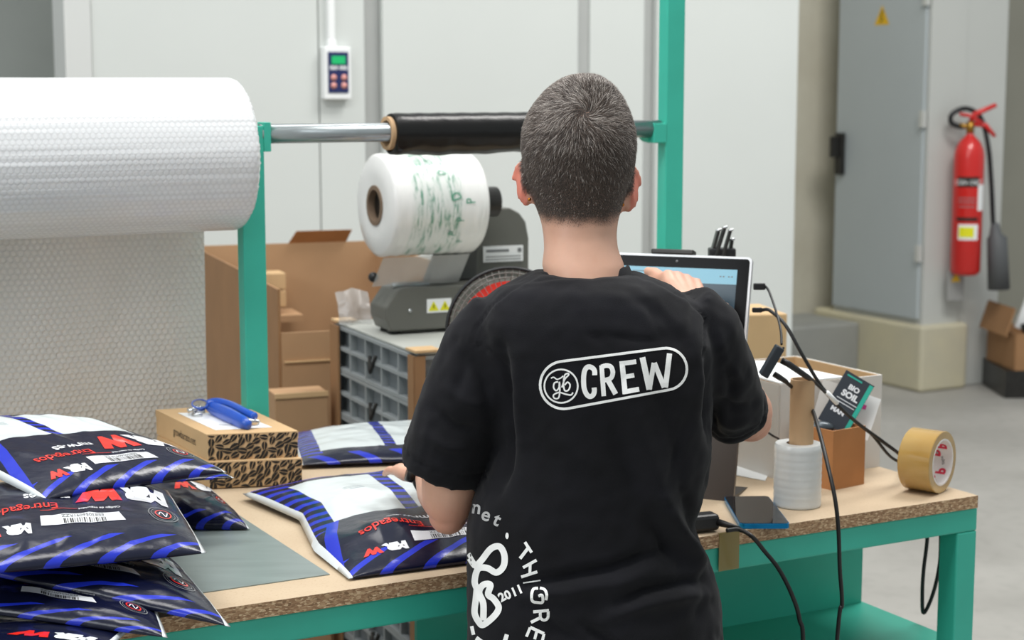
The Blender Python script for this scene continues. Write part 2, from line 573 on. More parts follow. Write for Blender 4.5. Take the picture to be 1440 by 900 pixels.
def stroke2d(pts, width, closed=False, step=None, smooth=True, taper=None):
    """ribbon of given width along a 2D path, in short pieces"""
    P = [Vector((p[0], p[1], 0)) for p in pts]
    if smooth and len(P) > 2:
        if closed: P = spline([P[-1]] + P + [P[0], P[1]], 8)[8:-8]
        else: P = spline(P, 8)
    if step:
        Q = [P[0]]
        for a, b in zip(P, P[1:]):
            n = max(1, int((b - a).length / step))
            for k in range(1, n + 1): Q.append(a.lerp(b, k / n))
        P = Q
    V = []; F = []; n = len(P)
    for i, p in enumerate(P):
        a = P[i - 1] if i else (P[-2] if closed else P[0]); c = P[i + 1] if i < n - 1 else (P[1] if closed else P[-1])
        t = (c - a); t = t.normalized() if t.length > 1e-9 else Vector((1, 0, 0)); nn = Vector((-t.y, t.x, 0))
        wd = width if not callable(width) else width(i / (n - 1))
        for k in (-.5, -.17, .17, .5): V.append(tuple((p + nn * wd * k)[:2]))
    for i in range(n - 1):
        for k in range(3): F.append((i * 4 + k, i * 4 + k + 1, i * 4 + 5 + k, i * 4 + 4 + k))
    return V, F


def xf(shape, dx=0, dy=0, rot=0, s=1, sx=None, sy=None):
    sx = s if sx is None else sx; sy = s if sy is None else sy
    c, n = math.cos(rot), math.sin(rot)
    return [(dx + c * x * sx - n * y * sy, dy + n * x * sx + c * y * sy) for x, y in shape[0]], shape[1]


def decal(name, shapes, fn, material, parent):
    b = MB()
    for V, F in shapes:
        P = [fn(x, y) for x, y in V]
        F = [f for f in F if all(P[i] is not None for i in f)]
        P = [p if p is not None else Vector((0, 0, -5)) for p in P]
        b.add(P, F)
    for v in [v for v in b.bm.verts if not v.link_faces]: b.bm.verts.remove(v)
    return b.build(name, material, parent, weld=False)


def flat(c, ex, ey, nrm=None, off=.0006):
    c, ex, ey = Vector(c), Vector(ex), Vector(ey); n = nrm if nrm is not None else ex.cross(ey).normalized()
    return lambda x, y: c + ex * x + ey * y + n * off


# ------------------------------------------------------------------ the hall
b = MB(); b.box((0, 15, -.05), (60, 70, .1)); struct(b.build('floor', M['floor']), 'grey polished concrete floor')
WV = 3.75                            # the white partition stands this far behind the bench front
wr = thing('wall_back', TF(0, WV), 'white insulated panel partition behind the packing bench', None, ANG, kind='structure')


def wall_piece(name, x0, x1, m_, dv=0, th=.1, z1=3.6):
    u0, u1 = TU(x0, WV), TU(x1, WV)
    return MB().box(((u0 + u1) / 2, th / 2 + dv, z1 / 2), (u1 - u0 - .003, th, z1)).build(name, m_, wr, world=False)


wall_piece('panel', 135.5, 450.5, M['wall']); wall_piece('panel', 451.5, 515, M['wall'])
wall_piece('panel', 540, 812, M['wall']); wall_piece('panel', 830, 906, M['wall'], .012); wall_piece('panel', 921, 1118, M['wall'])
wall_piece('end_panel', 97, 135, M['wall_trim'], -.01, .16)
wall_piece('profile_strip', 515, 540, M['strip'], .03); wall_piece('profile_strip', 812, 831, M['strip'], .02)
wall_piece('profile_strip', 906, 921, M['strip'], .03)
wl = MB(); u1 = TU(103, 4.9)
wl.box(TF(u1 - 4, 4.95, 1.8), (8, .1, 3.6), ANG); struct(wl.build('wall_left', M['greywall']), 'darker grey wall set back at the far left')

# concrete corner on the right with the cabinet on its plinth
c0 = G(1293.5, 553, 0)
def tuv(p): dx, dy = p.x - CX, p.y - CY; return dx * CA + dy * SA, -dx * SA + dy * CA
pu, pv = tuv(c0)
def v_at(u, x, z=1.2):               # how far back on the line u = const the image column x is reached
    lo, hi = 0, 40
    for _ in range(50):
        m_ = (lo + hi) / 2
        if px(TF(u, m_, z))[0] > x: lo = m_
        else: hi = m_
    return lo
def u_at(v, x, z=1.2):
    lo, hi = -5, 25
    for _ in range(50):
        m_ = (lo + hi) / 2
        if px(TF(m_, v, z))[0] < x: lo = m_
        else: hi = m_
    return lo
PH = .37
pe = u_at(pv, 1361, .2); vb = v_at(pu, 1143, PH)
def tbox(mb, u0, u1, v0, v1, z0, z1, mi=0, bev=0):
    return mb.box(TF((u0 + u1) / 2, (v0 + v1) / 2, (z0 + z1) / 2), (abs(u1 - u0), abs(v1 - v0), z1 - z0), ANG, bev, mi=mi)
struct(tbox(MB(), pu, pe, pv, vb, 0, PH, bev=.02).build('trim_1', M['plinth']), 'concrete plinth under the grey cabinet')
ce = u_at(pv + .05, 1354, 1.5)
cv0 = v_at(pu + .03, 1304, 1.4); cv1 = v_at(pu + .03, 1178, 1.4)
cab = thing('electrical_cabinet', TF(pu, cv0, PH), 'tall pale grey electrical cabinet with yellow warning triangle on its door', 'cabinet', ANG)
tbox(MB(), pu + .035, ce, cv0, cv1, PH, 2.7).build('body', M['cabside'], cab)
dr = tbox(MB(), pu + .012, pu + .033, cv0 + .02, cv1 - .01, PH + .03, 2.68, bev=.004).build('door', M['cab'], cab)
hb = MB(); hv = v_at(pu + .01, 1181, 1.35); hz = D(1181, 216, TF(pu, hv).y).z
tbox(hb, pu - .02, pu + .012, hv - .05, hv + .01, hz - .12, hz + .12, bev=.006); tbox(hb, pu - .07, pu - .02, hv - .035, hv - .005, hz - .02, hz + .1, bev=.004)
hb.build('handle', M['blackmetal'], dr)
for zz in (.72, 1.45, 2.1): tbox(MB(), pu - .008, pu + .02, cv0 + .0, cv0 + .03, zz, zz + .09).build('hinge', M['cabside'], cab)
sv = v_at(pu, 1237, 1.9); sz = D(1237, 22, TF(pu, sv).y).z
vax = TF(0, -1) - TF(0, 0)
tri = lambda s: ([(-.5 * s, -.4 * s), (.5 * s, -.4 * s), (0, .46 * s)], [(0, 1, 2)])
decal('warning_sign', [tri(.125)], flat(TF(pu + .0115, sv, sz), vax, (0, 0, 1)), M['amber'], dr)
decal('sign_bolt', [stroke2d([(.01, .03), (-.012, -.005), (.008, -.01), (-.008, -.035)], .008, smooth=False)],
      flat(TF(pu + .0105, sv, sz), vax, (0, 0, 1), off=.002), M['ink_black'], dr)
# pillar with the extinguisher
pr = u_at(pv + .06, 1411, 1.2)
struct(tbox(MB(), ce + .004, pr, pv + .06, pv + 1.2, 0, 3.6, bev=.01).build('trim_2', M['cabside']), 'pale concrete pillar carrying the extinguisher')
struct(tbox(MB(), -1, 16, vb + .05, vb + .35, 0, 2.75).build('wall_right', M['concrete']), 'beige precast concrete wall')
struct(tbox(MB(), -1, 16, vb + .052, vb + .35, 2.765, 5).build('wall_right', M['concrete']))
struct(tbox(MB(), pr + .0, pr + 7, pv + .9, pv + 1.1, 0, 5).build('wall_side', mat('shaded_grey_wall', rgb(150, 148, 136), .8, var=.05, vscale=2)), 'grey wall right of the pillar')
struct(tbox(MB(), u_at(5.4, 1104, .3), u_at(5.4, 1209, .3), 5.4, 6.6, 0, .33, bev=.015).build('trim_3', M['step']), 'low grey concrete step beside the plinth')

# fire extinguisher
ey = TF(0, pv - .08)
exu = u_at(pv - .08, 1363, 1.2); EX = TF(exu, pv - .075)
def ez(y): return D(1363, y, EX.y).z
z0, z1 = ez(386), ez(205)
R_ = 21 * EX.y / FPX
ext = thing('fire_extinguisher', (EX.x, EX.y, z0), 'red carbon dioxide fire extinguisher hanging on the pale pillar', 'fire extinguisher')
E0 = Vector((EX.x, EX.y, 0))
zt = lambda z: E0 + Vector((0, 0, z))
pf = [(0, z0), (R_ * .8, z0), (R_, z0 + .02), (R_, z1 - .06), (R_ * .93, z1 - .02), (R_ * .7, z1 + .02), (R_ * .35, z1 + .05), (.018, z1 + .06), (.018, z1 + .085)]
MB().lathe(pf, E0, n=32).build('cylinder', M['red'], ext)
vb_ = MB(); vb_.cyl(zt(z1 + .07), zt(z1 + .13), .022); vb_.cyl(zt(z1 + .1), E0 + Vector((-.06, 0, z1 + .11)), .014)
vb_.build('valve', mat('brass', rgb(170, 130, 60), .3, metal=.9), ext)
lv = MB(); lv.tube([zt(z1 + .13), E0 + Vector((.02, -.01, z1 + .17)), E0 + Vector((.13, -.02, z1 + .22))], [.014, .016, .012], 8)
lv.tube([zt(z1 + .12), E0 + Vector((.08, -.01, z1 + .11)), E0 + Vector((.13, -.02, z1 + .05))], [.014, .014, .01], 8)
lv.tube([E0 + Vector((-.06, 0, z1 + .17)), E0 + Vector((.0, -.01, z1 + .16)), E0 + Vector((.06, -.02, z1 + .12))], .01, 8)
lv.build('lever', M['red'], ext)
hs = MB(); hp = [E0 + Vector(q) for q in ((-.04, 0, z1 + .1), (-.10, 0, z1 + .12), (-.10, 0, z1 + .17), (-.02, .02, z1 + .2), (.06, .02, z1 + .15), (.10, 0, z1), (.125, 0, z1 - .2), (.14, 0, z1 - .38), (.15, -.01, z1 - .5))]
hs.tube(spline(hp, 6), .014, 8).build('hose', M['black'], ext)
hc = E0 + Vector((.165, -.01, 0)); hn = MB()
hn.tube([hc + Vector((-.015, 0, z1 - .42)), hc + Vector((-.01, 0, z1 - .48)), hc + Vector((0, 0, z1 - .50)), hc + Vector((.02, 0, z1 - .78))], [.022, .034, .054, .060], 16)
hn.build('horn', mat('grey_horn', rgb(86, 88, 90), .6), ext)
def around(zc, a0): return lambda x, y: E0 + Vector((math.sin(a0 + x / R_) * (R_ + .001), -math.cos(a0 + x / R_) * (R_ + .001), zc + y))
def rect(w_, h_, cell=.012): return poly2d([(-w_ / 2, -h_ / 2), (w_ / 2, -h_ / 2), (w_ / 2, h_ / 2), (-w_ / 2, h_ / 2)], cell)
decal('label_black', [rect(.12, .055)], around(ez(255), -.25), M['ink_black'], ext)
decal('label_black', [rect(.12, .02)], around(ez(307), -.25), M['ink_black'], ext)
decal('label_white', [rect(.05, .14)], around(ez(277), .75), M['paper'], ext)
decal('label_text', [xf(text2d('CO2 CO2', .04, cell=.02), 0, .0), rect(.1, .006)], around(ez(256), -.25), M['paper'], ext)
decal('label_text', [rect(.1, .006), xf(rect(.1, .005), 0, .02), xf(rect(.09, .005), 0, -.025)], around(ez(283), -.3), M['ink_grey'], ext)
decal('inspection_label', [rect(.11, .085)], around(ez(325), -.15), M['paper'], ext)
y_ = around(ez(325), -.15); decal('inspection_stamp', [xf(rect(.08, .055), -.01, 0)], lambda x, y: y_(x, y) + Vector((0, -.002, 0)), M['yellow'], ext)
# small sign plate below
sp_ = D(1345, 402, EX.y); sgn = MB().box(sp_ + Vector((0, .03, 0)), (.1, .02, .17), ANG * .6, .004).build('sign_plate', mat('grey_plate', rgb(150, 150, 148), .5))
tag(sgn, 'small grey plate with a yellow triangle below the extinguisher', 'sign')
rr = Matrix.Rotation(ANG * .6, 3, 'Z')
decal('warning_triangle', [tri(.06)], flat(sp_ + Vector((0, .016, .045)), rr @ Vector((1, 0, 0)), (0, 0, 1)), M['amber'], sgn)
# box and trolley at the right edge
bp = D(1436, 512, 9.3); trol = MB()
trol.box((bp.x + .1, bp.y, bp.z / 2), (.5, .45, bp.z - .004)); trol = trol.build('equipment_case', M['blackmetal']); tag(trol, 'dark low case on the floor under the cardboard box at right edge', 'case')
rb = thing('cardboard_box', (bp.x + .1, bp.y, bp.z), 'open brown cardboard box on a dark case at the right edge', 'box', .1)
b = MB()
for (x, y, sx, sy) in ((-.22, 0, .01, .4), (.22, 0, .01, .4), (0, -.2, .44, .01), (0, .2, .44, .01)): b.box((x, y, .1), (sx, sy, .2))
b.box((0, 0, .005), (.44, .4, .01)); b.build('body', M['kraft_dark'], rb, world=False)
MB().box((-.25, 0, .26), (.01, .38, .16), R=Matrix.Rotation(.3, 3, 'Y')).build('flap', M['kraft_dark'], rb, world=False)
MB().box((-.08, -.05, .29), (.12, .02, .2), R=Matrix.Rotation(.35, 3, 'Y')).build('packing_paper', M['paper'], rb, world=False)
MB().tube([(-.14, -.1, .2), (0, -.12, .26), (.1, -.1, .22)], .04, 8).build('black_contents', M['black'], rb, world=False)

# thermostat controller with its conduit
tu = TU(472, WV) ; tz = D(472, 104, TF(tu, WV).y).z; k = TF(tu, WV).y / FPX
th = thing('temperature_controller', TF(tu, WV, tz - 35 * k), 'white temperature controller with green display on the white wall', 'controller', ANG)
MB().box((0, -.02, 36 * k), (40 * k, .04, 72 * k), bev=.005).build('housing', M['paper'], th, world=False)
MB().box((0, -.042, 37 * k), (30 * k, .004, 56 * k), bev=.001).build('face', M['navy'], th, world=False)
MB().box((0, -.045, 54 * k), (20 * k, .003, 11 * k)).build('display', M['lcd'], th, world=False)
for (x, z) in ((-7.5, 30), (8, 30), (-7.5, 19), (8, 19)):
    MB().cyl((x * k, -.043, z * k), (x * k, -.047, z * k), 4.4 * k, n=16).build('button', mat('pink_button', rgb(214, 150, 142), .5), th, world=False)
q = flat((0, -.0445, 43 * k), (1, 0, 0), (0, 0, 1), Vector((0, -1, 0)))
dd = decal('face_print', [xf(text2d('000 000', 8 * k, .2 * k), 0, 0)], q, M['paper'], None); 
dd.parent = th; dd.location = dd.location
cu_ = TU(466.5, WV)
cw = thing('cable_conduit', TF(cu_, WV, tz + 36 * k), 'white vertical cable conduit running up from the controller', 'conduit', ANG)
MB().box((0, -.012, .65), (9 * k, .024, 1.3)).build('channel', M['paper'], cw, world=False)
MB().box((0, -.014, .012), (12 * k, .028, .03), bev=.003).build('gland', M['paper'], cw, world=False)

# ------------------------------------------------------------------ packing bench
TB = thing('packing_bench', TF(-1.05, .5, 0), 'long teal steel packing bench with a raw particle board top', 'workbench', ANG)
L_, DP, LEG = 2.3, 1.0, .045
def rail(mb, u0, u1, v0, v1, z0, z1): return tbox(mb, u0, u1, v0, v1, z0, z1, bev=.003)
b = MB(); tbox(b, -L_, -.004, -.004, DP, .932, TOP)
for f in b.bm.faces:
    if abs(f.normal.z) < .5: f.material_index = 1
b.bm.normal_update()
for f in b.bm.faces: f.material_index = 0 if f.normal.z > .5 else 1
b.build('board_top', [M['board'], M['chip']], TB)
rail(MB(), -L_, 0, 0, LEG, .89, .932).build('front_rail', M['teal'], TB)
rail(MB(), -L_, 0, DP - LEG, DP, .89, .932).build('back_rail', M['teal'], TB)
rail(MB(), -LEG, 0, LEG, DP - LEG, .89, .932).build('side_rail', M['teal'], TB)
rail(MB(), -L_, -L_ + LEG, LEG, DP - LEG, .89, .932).build('side_rail', M['teal'], TB)
for (u, v) in ((-LEG, 0), (-L_, 0), (-LEG, DP - LEG), (-L_, DP - LEG)):
    rail(MB(), u, u + LEG, v, v + LEG, 0, .89).build('leg', M['teal'], TB)
rail(MB(), -.95, -.002, .045, .3, .672, .682).build('shelf', M['teal'], TB)
tbox(MB(), -.95, -.01, .29, .30, .682, .89).build('back_plate', M['teal'], TB)

# uprights and rods
PV = .90
def upright(x, top, label, foot=TOP):
    u = u_at(PV, x, 1.3)
    r = thing('upright_post', TF(u, PV, foot), label, 'post', ANG)
    tbox(MB(), u - .0225, u + .0225, PV - .017, PV + .017, foot, top, bev=.002).build('post', M['teal'], r)
    return r, u
lp, lu = upright(355, D(355, 177, 3.24).z, 'short teal steel upright beside the bubble wrap roll')
rp, ru = upright(941, 2.6, 'tall teal steel upright behind the tablet reaching out of frame')
PZ = D(473, 187.5, 3.29).z
tbox(MB(), lu + .022, lu + .036, PV - .019, PV + .017, PZ - .033, PZ + .022, bev=.001).build('rod_bracket', M['teal'], lp)
bk = MB(); tbox(bk, ru - .055, ru - .0225, PV - .019, PV + .012, PZ - .03, PZ + .012, bev=.002)
bk.cyl(TF(ru - .055, PV - .0, PZ - .008), TF(ru - .055, PV + .012, PZ - .008), .021); bk.build('rod_bracket', M['teal'], rp)
rod = MB().tube([TF(lu + .02, PV, PZ), TF(ru - .03, PV, PZ)], .0185, 24).build('steel_rod', M['steel']); tag(rod, 'galvanised steel rod between the two teal uprights', 'rod')
# black stretch film roll on the rod
fu0 = u_at(PV, 548, 1.57); fu1 = u_at(PV, 868, 1.57)
fr = thing('black_film_roll', TF((fu0 + fu1) / 2, PV, PZ - .04), 'black stretch film roll on the steel rod', 'film roll', ANG)
T_ = Vector((CA, SA, 0)); ctr = TF(0, PV, PZ - .002)
RF = .0395
MB().lathe([(.0255, fu0 - .008), (.033, fu0 - .008), (.033, fu1 + .008), (.0255, fu1 + .008), (.0255, fu0 - .008)], ctr, T_, 40).build('cardboard_core', M['tube'], fr, sharp=40)
b = MB(); pf = [(.0331, fu0)]
for i in range(41): pf.append((RF + (.0004 * math.sin(i * 1.7) if 0 < i < 40 else -.001), fu0 + .002 + (fu1 - fu0 - .004) * i / 40))
pf.append((.0331, fu1)); b.lathe(pf, ctr, T_, 64)
for v in b.bm.verts:
    d = v.co - ctr; r = d - T_ * d.dot(T_)
    if r.z < -.02: v.co.z -= .004 * (.5 + .5 * noise.noise(v.co * 25)) * 2
b.build('wound_film', M['blackfilm'], fr, sharp=60)
ws = []
random.seed(3)
for i in range(46):
    uu = random.choice([.02, .03, .08, .085, .09, .1, .12, .19, .2, .25, .26, .3]) + random.uniform(-.006, .006); an = random.gauss(.25, .09)
    ws.append((uu, an))
b = MB()
# bubble wrap roll on the left of the short upright
BZ = PZ - .038; RB = .142; be = lu - .0255; bl = be - 1.15
br = thing('bubble_wrap_roll', TF(be - .6, PV, BZ - RB), 'big white bubble wrap roll hanging at the left', 'bubble wrap roll', ANG)
ax0 = TF(0, PV, BZ)
b = MB(); n = 220; prof = [(.045, be - .002), (RB - .012, be - .001), (RB - .003, be - .006), (RB, be - .014)]
k = be - .014
while k > bl: k -= .011; prof.append((RB, k))
prof += [(.045, bl - .01)]
b.lathe(prof, ax0, T_, n, uvs=True)
for v in b.bm.verts:
    d = v.co - ax0; h = d.dot(T_); r = d - T_ * h; rl = r.length
    if rl > .1:
        a = math.atan2(r.z, r.dot(Vector((-SA, CA, 0))))
        w_ = .0022 * noise.noise(Vector((a * 2.2, h * 1.5, 3))) + .0012 * noise.noise(Vector((a * 30, h * 3, 0)))
        v.co += r / rl * w_
        if h > be - .02: v.co += T_ * .003 * noise.noise(Vector((a * 25, 1, 1)))
for f in b.bm.faces:
    for lp_ in f.loops: lp_[b.uv].uv = (lp_[b.uv].uv[0] / .011, lp_[b.uv].uv[1] * 2 * pi * RB / .011)
b.build('wound_wrap', M['bubble'], br)
MB().lathe([(.036, bl), (.0452, bl), (.0452, be - .001), (.036, be - .001), (.036, bl)], ax0, T_, 32).build('core', M['tube'], br, sharp=40)
MB().tube([TF(bl - .12, PV, PZ), TF(lu - .024, PV, PZ)], .0185, 20).build('spindle', M['steel'], br)
b = MB(); V = []; F = []; UV = []; nu, nz = 100, 90
sv = PV + RB + .004
for j in range(nz + 1):
    z = BZ - (BZ - .62) * j / nz
    for i in range(nu + 1):
        u = be - .022 - 1.1 * i / nu
        off = .006 * math.sin(i * .25 + z * 3) + .004 * noise.noise(Vector((u * 5, z * 4, 0)))
        V.append(TF(u, sv + off * min(1, j / 10), z)); UV.append((u / .0125, z / .0125))
for j in range(nz):
    for i in range(nu):
        a = j * (nu + 1) + i; F.append((a, a + 1, a + nu + 2, a + nu + 1))
b.add(V, F, True, UV); b.build('hanging_sheet', M['bubble_sheet'], br)

# ------------------------------------------------------------------ things behind the bench
def open_box(mb, w_, d_, h_, t=.006, low_front=None):
    mb.box((0, d_, h_ / 2), (w_, t, h_)); mb.box((-w_ / 2, d_ / 2, h_ / 2), (t, d_ - t, h_)); mb.box((w_ / 2, d_ / 2, h_ / 2), (t, d_ - t, h_))
    hf = low_front or h_; mb.box((0, 0, hf / 2), (w_, t, hf)); mb.box((0, d_ / 2, t / 2), (w_ - 2 * t, d_ - 2 * t, t)); return mb


R1 = math.radians(20)
bn = D(392, 407, 4.22); BH = bn.z
bc = thing('cardboard_box', (bn.x, bn.y, 0), 'very tall open cardboard box standing behind the short upright', 'box', R1)
LD = 1.14; BW = .57
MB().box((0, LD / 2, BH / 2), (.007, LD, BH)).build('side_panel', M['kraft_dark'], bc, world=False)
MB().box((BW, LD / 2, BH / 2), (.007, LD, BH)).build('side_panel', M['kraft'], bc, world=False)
MB().box((BW / 2, LD, BH / 2 + .005), (BW, .007, BH + .01)).build('back_panel', M['kraft'], bc, world=False)
fz = D(430, 466, 4.25).z
MB().box((BW / 2, .0, fz / 2), (BW - .008, .007, fz)).build('front_panel', M['kraft'], bc, world=False)
MB().box((BW / 2, -.006, fz * .93), (BW - .02, .004, .004)).build('crease', M['kraft_light'], bc, world=False)
MB().hexa([Vector(p) for p in ((.27, LD + .01, BH - .01), (.46, LD + .01, BH - .01), (.46, LD + .016, BH - .01), (.27, LD + .016, BH - .01), (.30, LD - .03, BH + .05), (.48, LD - .03, BH + .05), (.48, LD - .024, BH + .05), (.30, LD - .024, BH + .05))]).build('flap', M['brownbox'], bc, world=False)
# seen through the box: white foam and small cartons resting on its back
iz = D(410, 443, 5.05).z
fl = MB().box((.115, LD - .12, iz + .03), (.055, .10, .1)).build('foam_block', M['paper'], bc, world=False)
for i, (x, z) in enumerate(((.19, 0), (.21, .055), (.165, .055))):
    MB().box((x, LD - .11, iz + .028 + z * .98), (.09 if i == 0 else .05, .09, .05), bev=.002).build('carton', M['kraft_light'], bc, world=False)
MB().box((.15, LD - .11, iz - .03), (.26, .16, .02)).build('inner_ledge', M['kraft'], bc, world=False)
# smaller box in front of it
sb = D(396, 549, 4.08)
sb.x -= .03
s1 = thing('cardboard_box', (sb.x, sb.y, 0), 'brown cardboard box with pale taped edge in front of the tall box', 'box', R1)
MB().box((.065, -.02, sb.z / 2), (.13, .09, sb.z), bev=.002).build('body', M['kraft'], s1, world=False)
MB().box((.065, -.066, sb.z - .004), (.13, .004, .012)).build('edge_tape', M['kraft_light'], s1, world=False)

# grey crates, the machine stands on them
RC = math.radians(24)
cn = D(585, 501, 3.6); CT = cn.z
nC = 10; ch = CT / nC; CW, CD = .60, .56


def crate(z, label, first=None):
    if first:
        r = first.copy(); COL.objects.link(r); r.location.z = z; r['label'] = label
        for c in first.children:
            k_ = c.copy(); COL.objects.link(k_); k_.parent = r
        return r
    r = thing('plastic_crate', (cn.x, cn.y, z), label, 'crate', RC, 'grey crates in the stack')
    b = MB(); t = .018
    b.box((CW / 2, .02, ch / 2), (CW - .03, .004, ch - .01)); b.box((.02, CD / 2, ch / 2), (.004, CD - .03, ch - .01))
    b.box((CW / 2, CD - .02, ch / 2), (CW - .03, .004, ch - .01)); b.box((CW - .02, CD / 2, ch / 2), (.004, CD - .03, ch - .01))
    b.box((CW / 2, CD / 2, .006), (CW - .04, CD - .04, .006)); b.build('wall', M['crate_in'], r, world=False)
    b = MB()
    for z_ in (.004, ch / 2, ch - .005):
        for (c, s) in (((CW / 2, .01, z_), (CW, .02, .008)), ((CW / 2, CD - .01, z_), (CW, .02, .008)), ((.01, CD / 2, z_), (.02, CD - .04, .008)), ((CW - .01, CD / 2, z_), (.02, CD - .04, .008))): b.box(c, s)
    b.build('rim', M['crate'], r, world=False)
    b = MB()
    for i in range(6):
        x = .005 + (CW - .01) * i / 5
        b.box((x, .01, ch / 2), (.008, .018, ch - .01)); b.box((x, CD - .01, ch / 2), (.008, .018, ch - .01))
        y = .005 + (CD - .01) * i / 5
        b.box((.01, y, ch / 2), (.018, .008, ch - .01)); b.box((CW - .01, y, ch / 2), (.018, .008, ch - .01))
    b.build('rib', M['crate'], r, world=False)['kind'] = 'stuff'
    MB().tube([(.0, CD * .5 - .02, ch * .65), (-.006, CD * .5, ch * .3), (.0, CD * .5 + .02, ch * .6)], .005, 6).build('handle', M['blackmetal'], r, world=False)
    return r


ords = ['topmost', 'second', 'third', 'fourth', 'fifth', 'sixth', 'seventh', 'eighth', 'ninth', 'lowest']
c1 = crate(CT - ch, 'topmost grey plastic crate of the stack under the grey machine')
for i in range(1, nC): crate(CT - ch * (i + 1), ('%s grey plastic crate from the top of the stack' % ords[i]) if i < 9 else 'lowest grey plastic crate of the stack on the floor', c1)
rc3 = Matrix.Rotation(RC, 3, 'Z')
def CF(x, y, z=0): return Vector((cn.x, cn.y, 0)) + rc3 @ Vector((x, y, z))
ld = MB().box(CF(CW / 2, CD / 2, CT + .003), (CW - .01, CD - .01, .006), RC, .002).build('crate_lid', mat('pale_grey_lid', rgb(176, 178, 172), .5)); tag(ld, 'pale grey flat lid on the topmost crate', 'lid')
CT2 = CT + .0065
def guard(x0, y0, label):
    r = thing('corner_guard', CF(x0, y0), label, 'edge protector', RC, 'cardboard corner guards on the crate stack')
    MB().box((0.008, -.003, CT / 2), (.024, .005, CT)).build('face', M['kraft_dark'], r, world=False)
    MB().box((-.0045, .014, CT / 2), (.005, .034, CT)).build('face', M['kraft_dark'], r, world=False)
    MB().box((.025, .02, CT2 + .004), (.06, .06, .005)).build('top_fold', M['kraft_light'], r, world=False)
guard(-.001, -.001, 'brown cardboard corner guard on the near corner of the crates')
r = thing('corner_guard', CF(-.001, CD), 'brown cardboard corner guard at the far left corner of the crates', 'edge protector', RC, 'cardboard corner guards on the crate stack')
MB().box((-.0045, -.02, CT / 2), (.005, .06, CT)).build('face', M['kraft_dark'], r, world=False)
MB().box((.02, .004, CT / 2), (.05, .005, CT)).build('face', M['kraft_dark'], r, world=False)
MB().box((.02, -.02, CT2 + .004), (.05, .05, .005)).build('top_fold', M['kraft_light'], r, world=False)

# air pillow machine
RM = math.radians(24)
mp0 = G(543, 472, CT2); kk = mp0.y / FPX
mc = thing('air_cushion_machine', (mp0.x, mp0.y, CT2), 'grey air cushion machine with film roll on the crates', 'machine', RM)
ML = .37; MD = .11; MH = 62 * kk
prof = [(0, .03), (.012, .0), (ML, .0), (ML, MH), (.05, MH), (.03, MH - .004), (0.0, MH * .55)]
def prism(prof, y0, y1):
    b = MB(); n = len(prof); V = [Vector((x, y0, z)) for x, z in prof] + [Vector((x, y1, z)) for x, z in prof]
    b.add(V, [tuple(range(n)), tuple(reversed(range(n, 2 * n)))] + [(i, i + n, (i + 1) % n + n, (i + 1) % n) for i in range(n)])
    bmesh.ops.bevel(b.bm, geom=b.bm.edges[:], offset=.004, segments=2, profile=.5, affect='EDGES'); return b
pr_ = prism(prof, 0, MD); 
for v in pr_.bm.verts: v.co.z += .008
pr_.build('base', M['machine'], mc, world=False)
for (x, y) in ((.03, .03), (ML - .03, .03), (.03, MD - .03), (ML - .03, MD - .03)):
    MB().cyl((x, y, 0), (x, y, .01), .015).build('foot', M['black'], mc, world=False)
MB().tube([(.03, .04, MH + .009), (.12, .04, MH + .009)], .008, 10).build('guide_bar', M['steel'], mc, world=False)
MB().cyl((.058, .002, MH * .55), (.058, -.004, MH * .55), .004, n=12).build('screw', M['chrome'], mc, world=False)
MB().box((.130, -.001, MH * .63), (.06, .002, .032)).build('warning_label', M['paper'], mc, world=False)
fn = lambda x, y: Vector((.130 + x, -.0028, MH * .63 + y))
dd = decal('warning_triangle', [xf(tri(.026), -.014, -.001), xf(tri(.026), .014, -.001)], fn, M['yellow'], None); dd.parent = mc
dd = decal('warning_mark', [xf(rect(.002, .009), -.014, -.001), xf(rect(.002, .009), .014, -.001)], lambda x, y: fn(x, y) + Vector((0, -.001, 0)), M['ink_black'], None); dd.parent = mc
# sloping arm and rear housing
hm = [(.26, .0), (.41, .0), (.41, .20), (.402, .24), (.385, .262), (.36, .275), (.28, .275), (.26, .26)]
prism(hm, MD + .002, .30).build('motor_housing', M['machine'], mc, world=False)
prism([(.13, MH + .01), (.26, MH + .01), (.268, .30), (.262, .335), (.24, .345), (.22, .32)], MD - .03, MD + .0).build('roll_arm', M['machine_dark'], mc, world=False)
MB().box((.340, MD - .0005, .165), (.105, .003, .038)).build('type_plate', M['paper'], mc, world=False)
fn2 = lambda x, y: Vector((.340 + x * .85, MD - .0035, .165 + y))
dd = decal('type_print', [xf(rect(.07, .006), -.018, .008), xf(rect(.11, .002), 0, -.006), xf(rect(.11, .002), 0, -.013), xf(rect(.012, .01), .05, .008)], fn2, M['ink_grey'], None); dd.parent = mc
MB().cyl((.275, .16, .27), (.275, .16, .30), .010).build('stop_button', M['red'], mc, world=False)
MB().box((.30, .2, .277), (.05, .05, .004)).build('top_label', M['yellow'], mc, world=False)
MB().sphere((-.012, .05, MH + .03), .012, 8).build('knob', M['black'], mc, world=False)
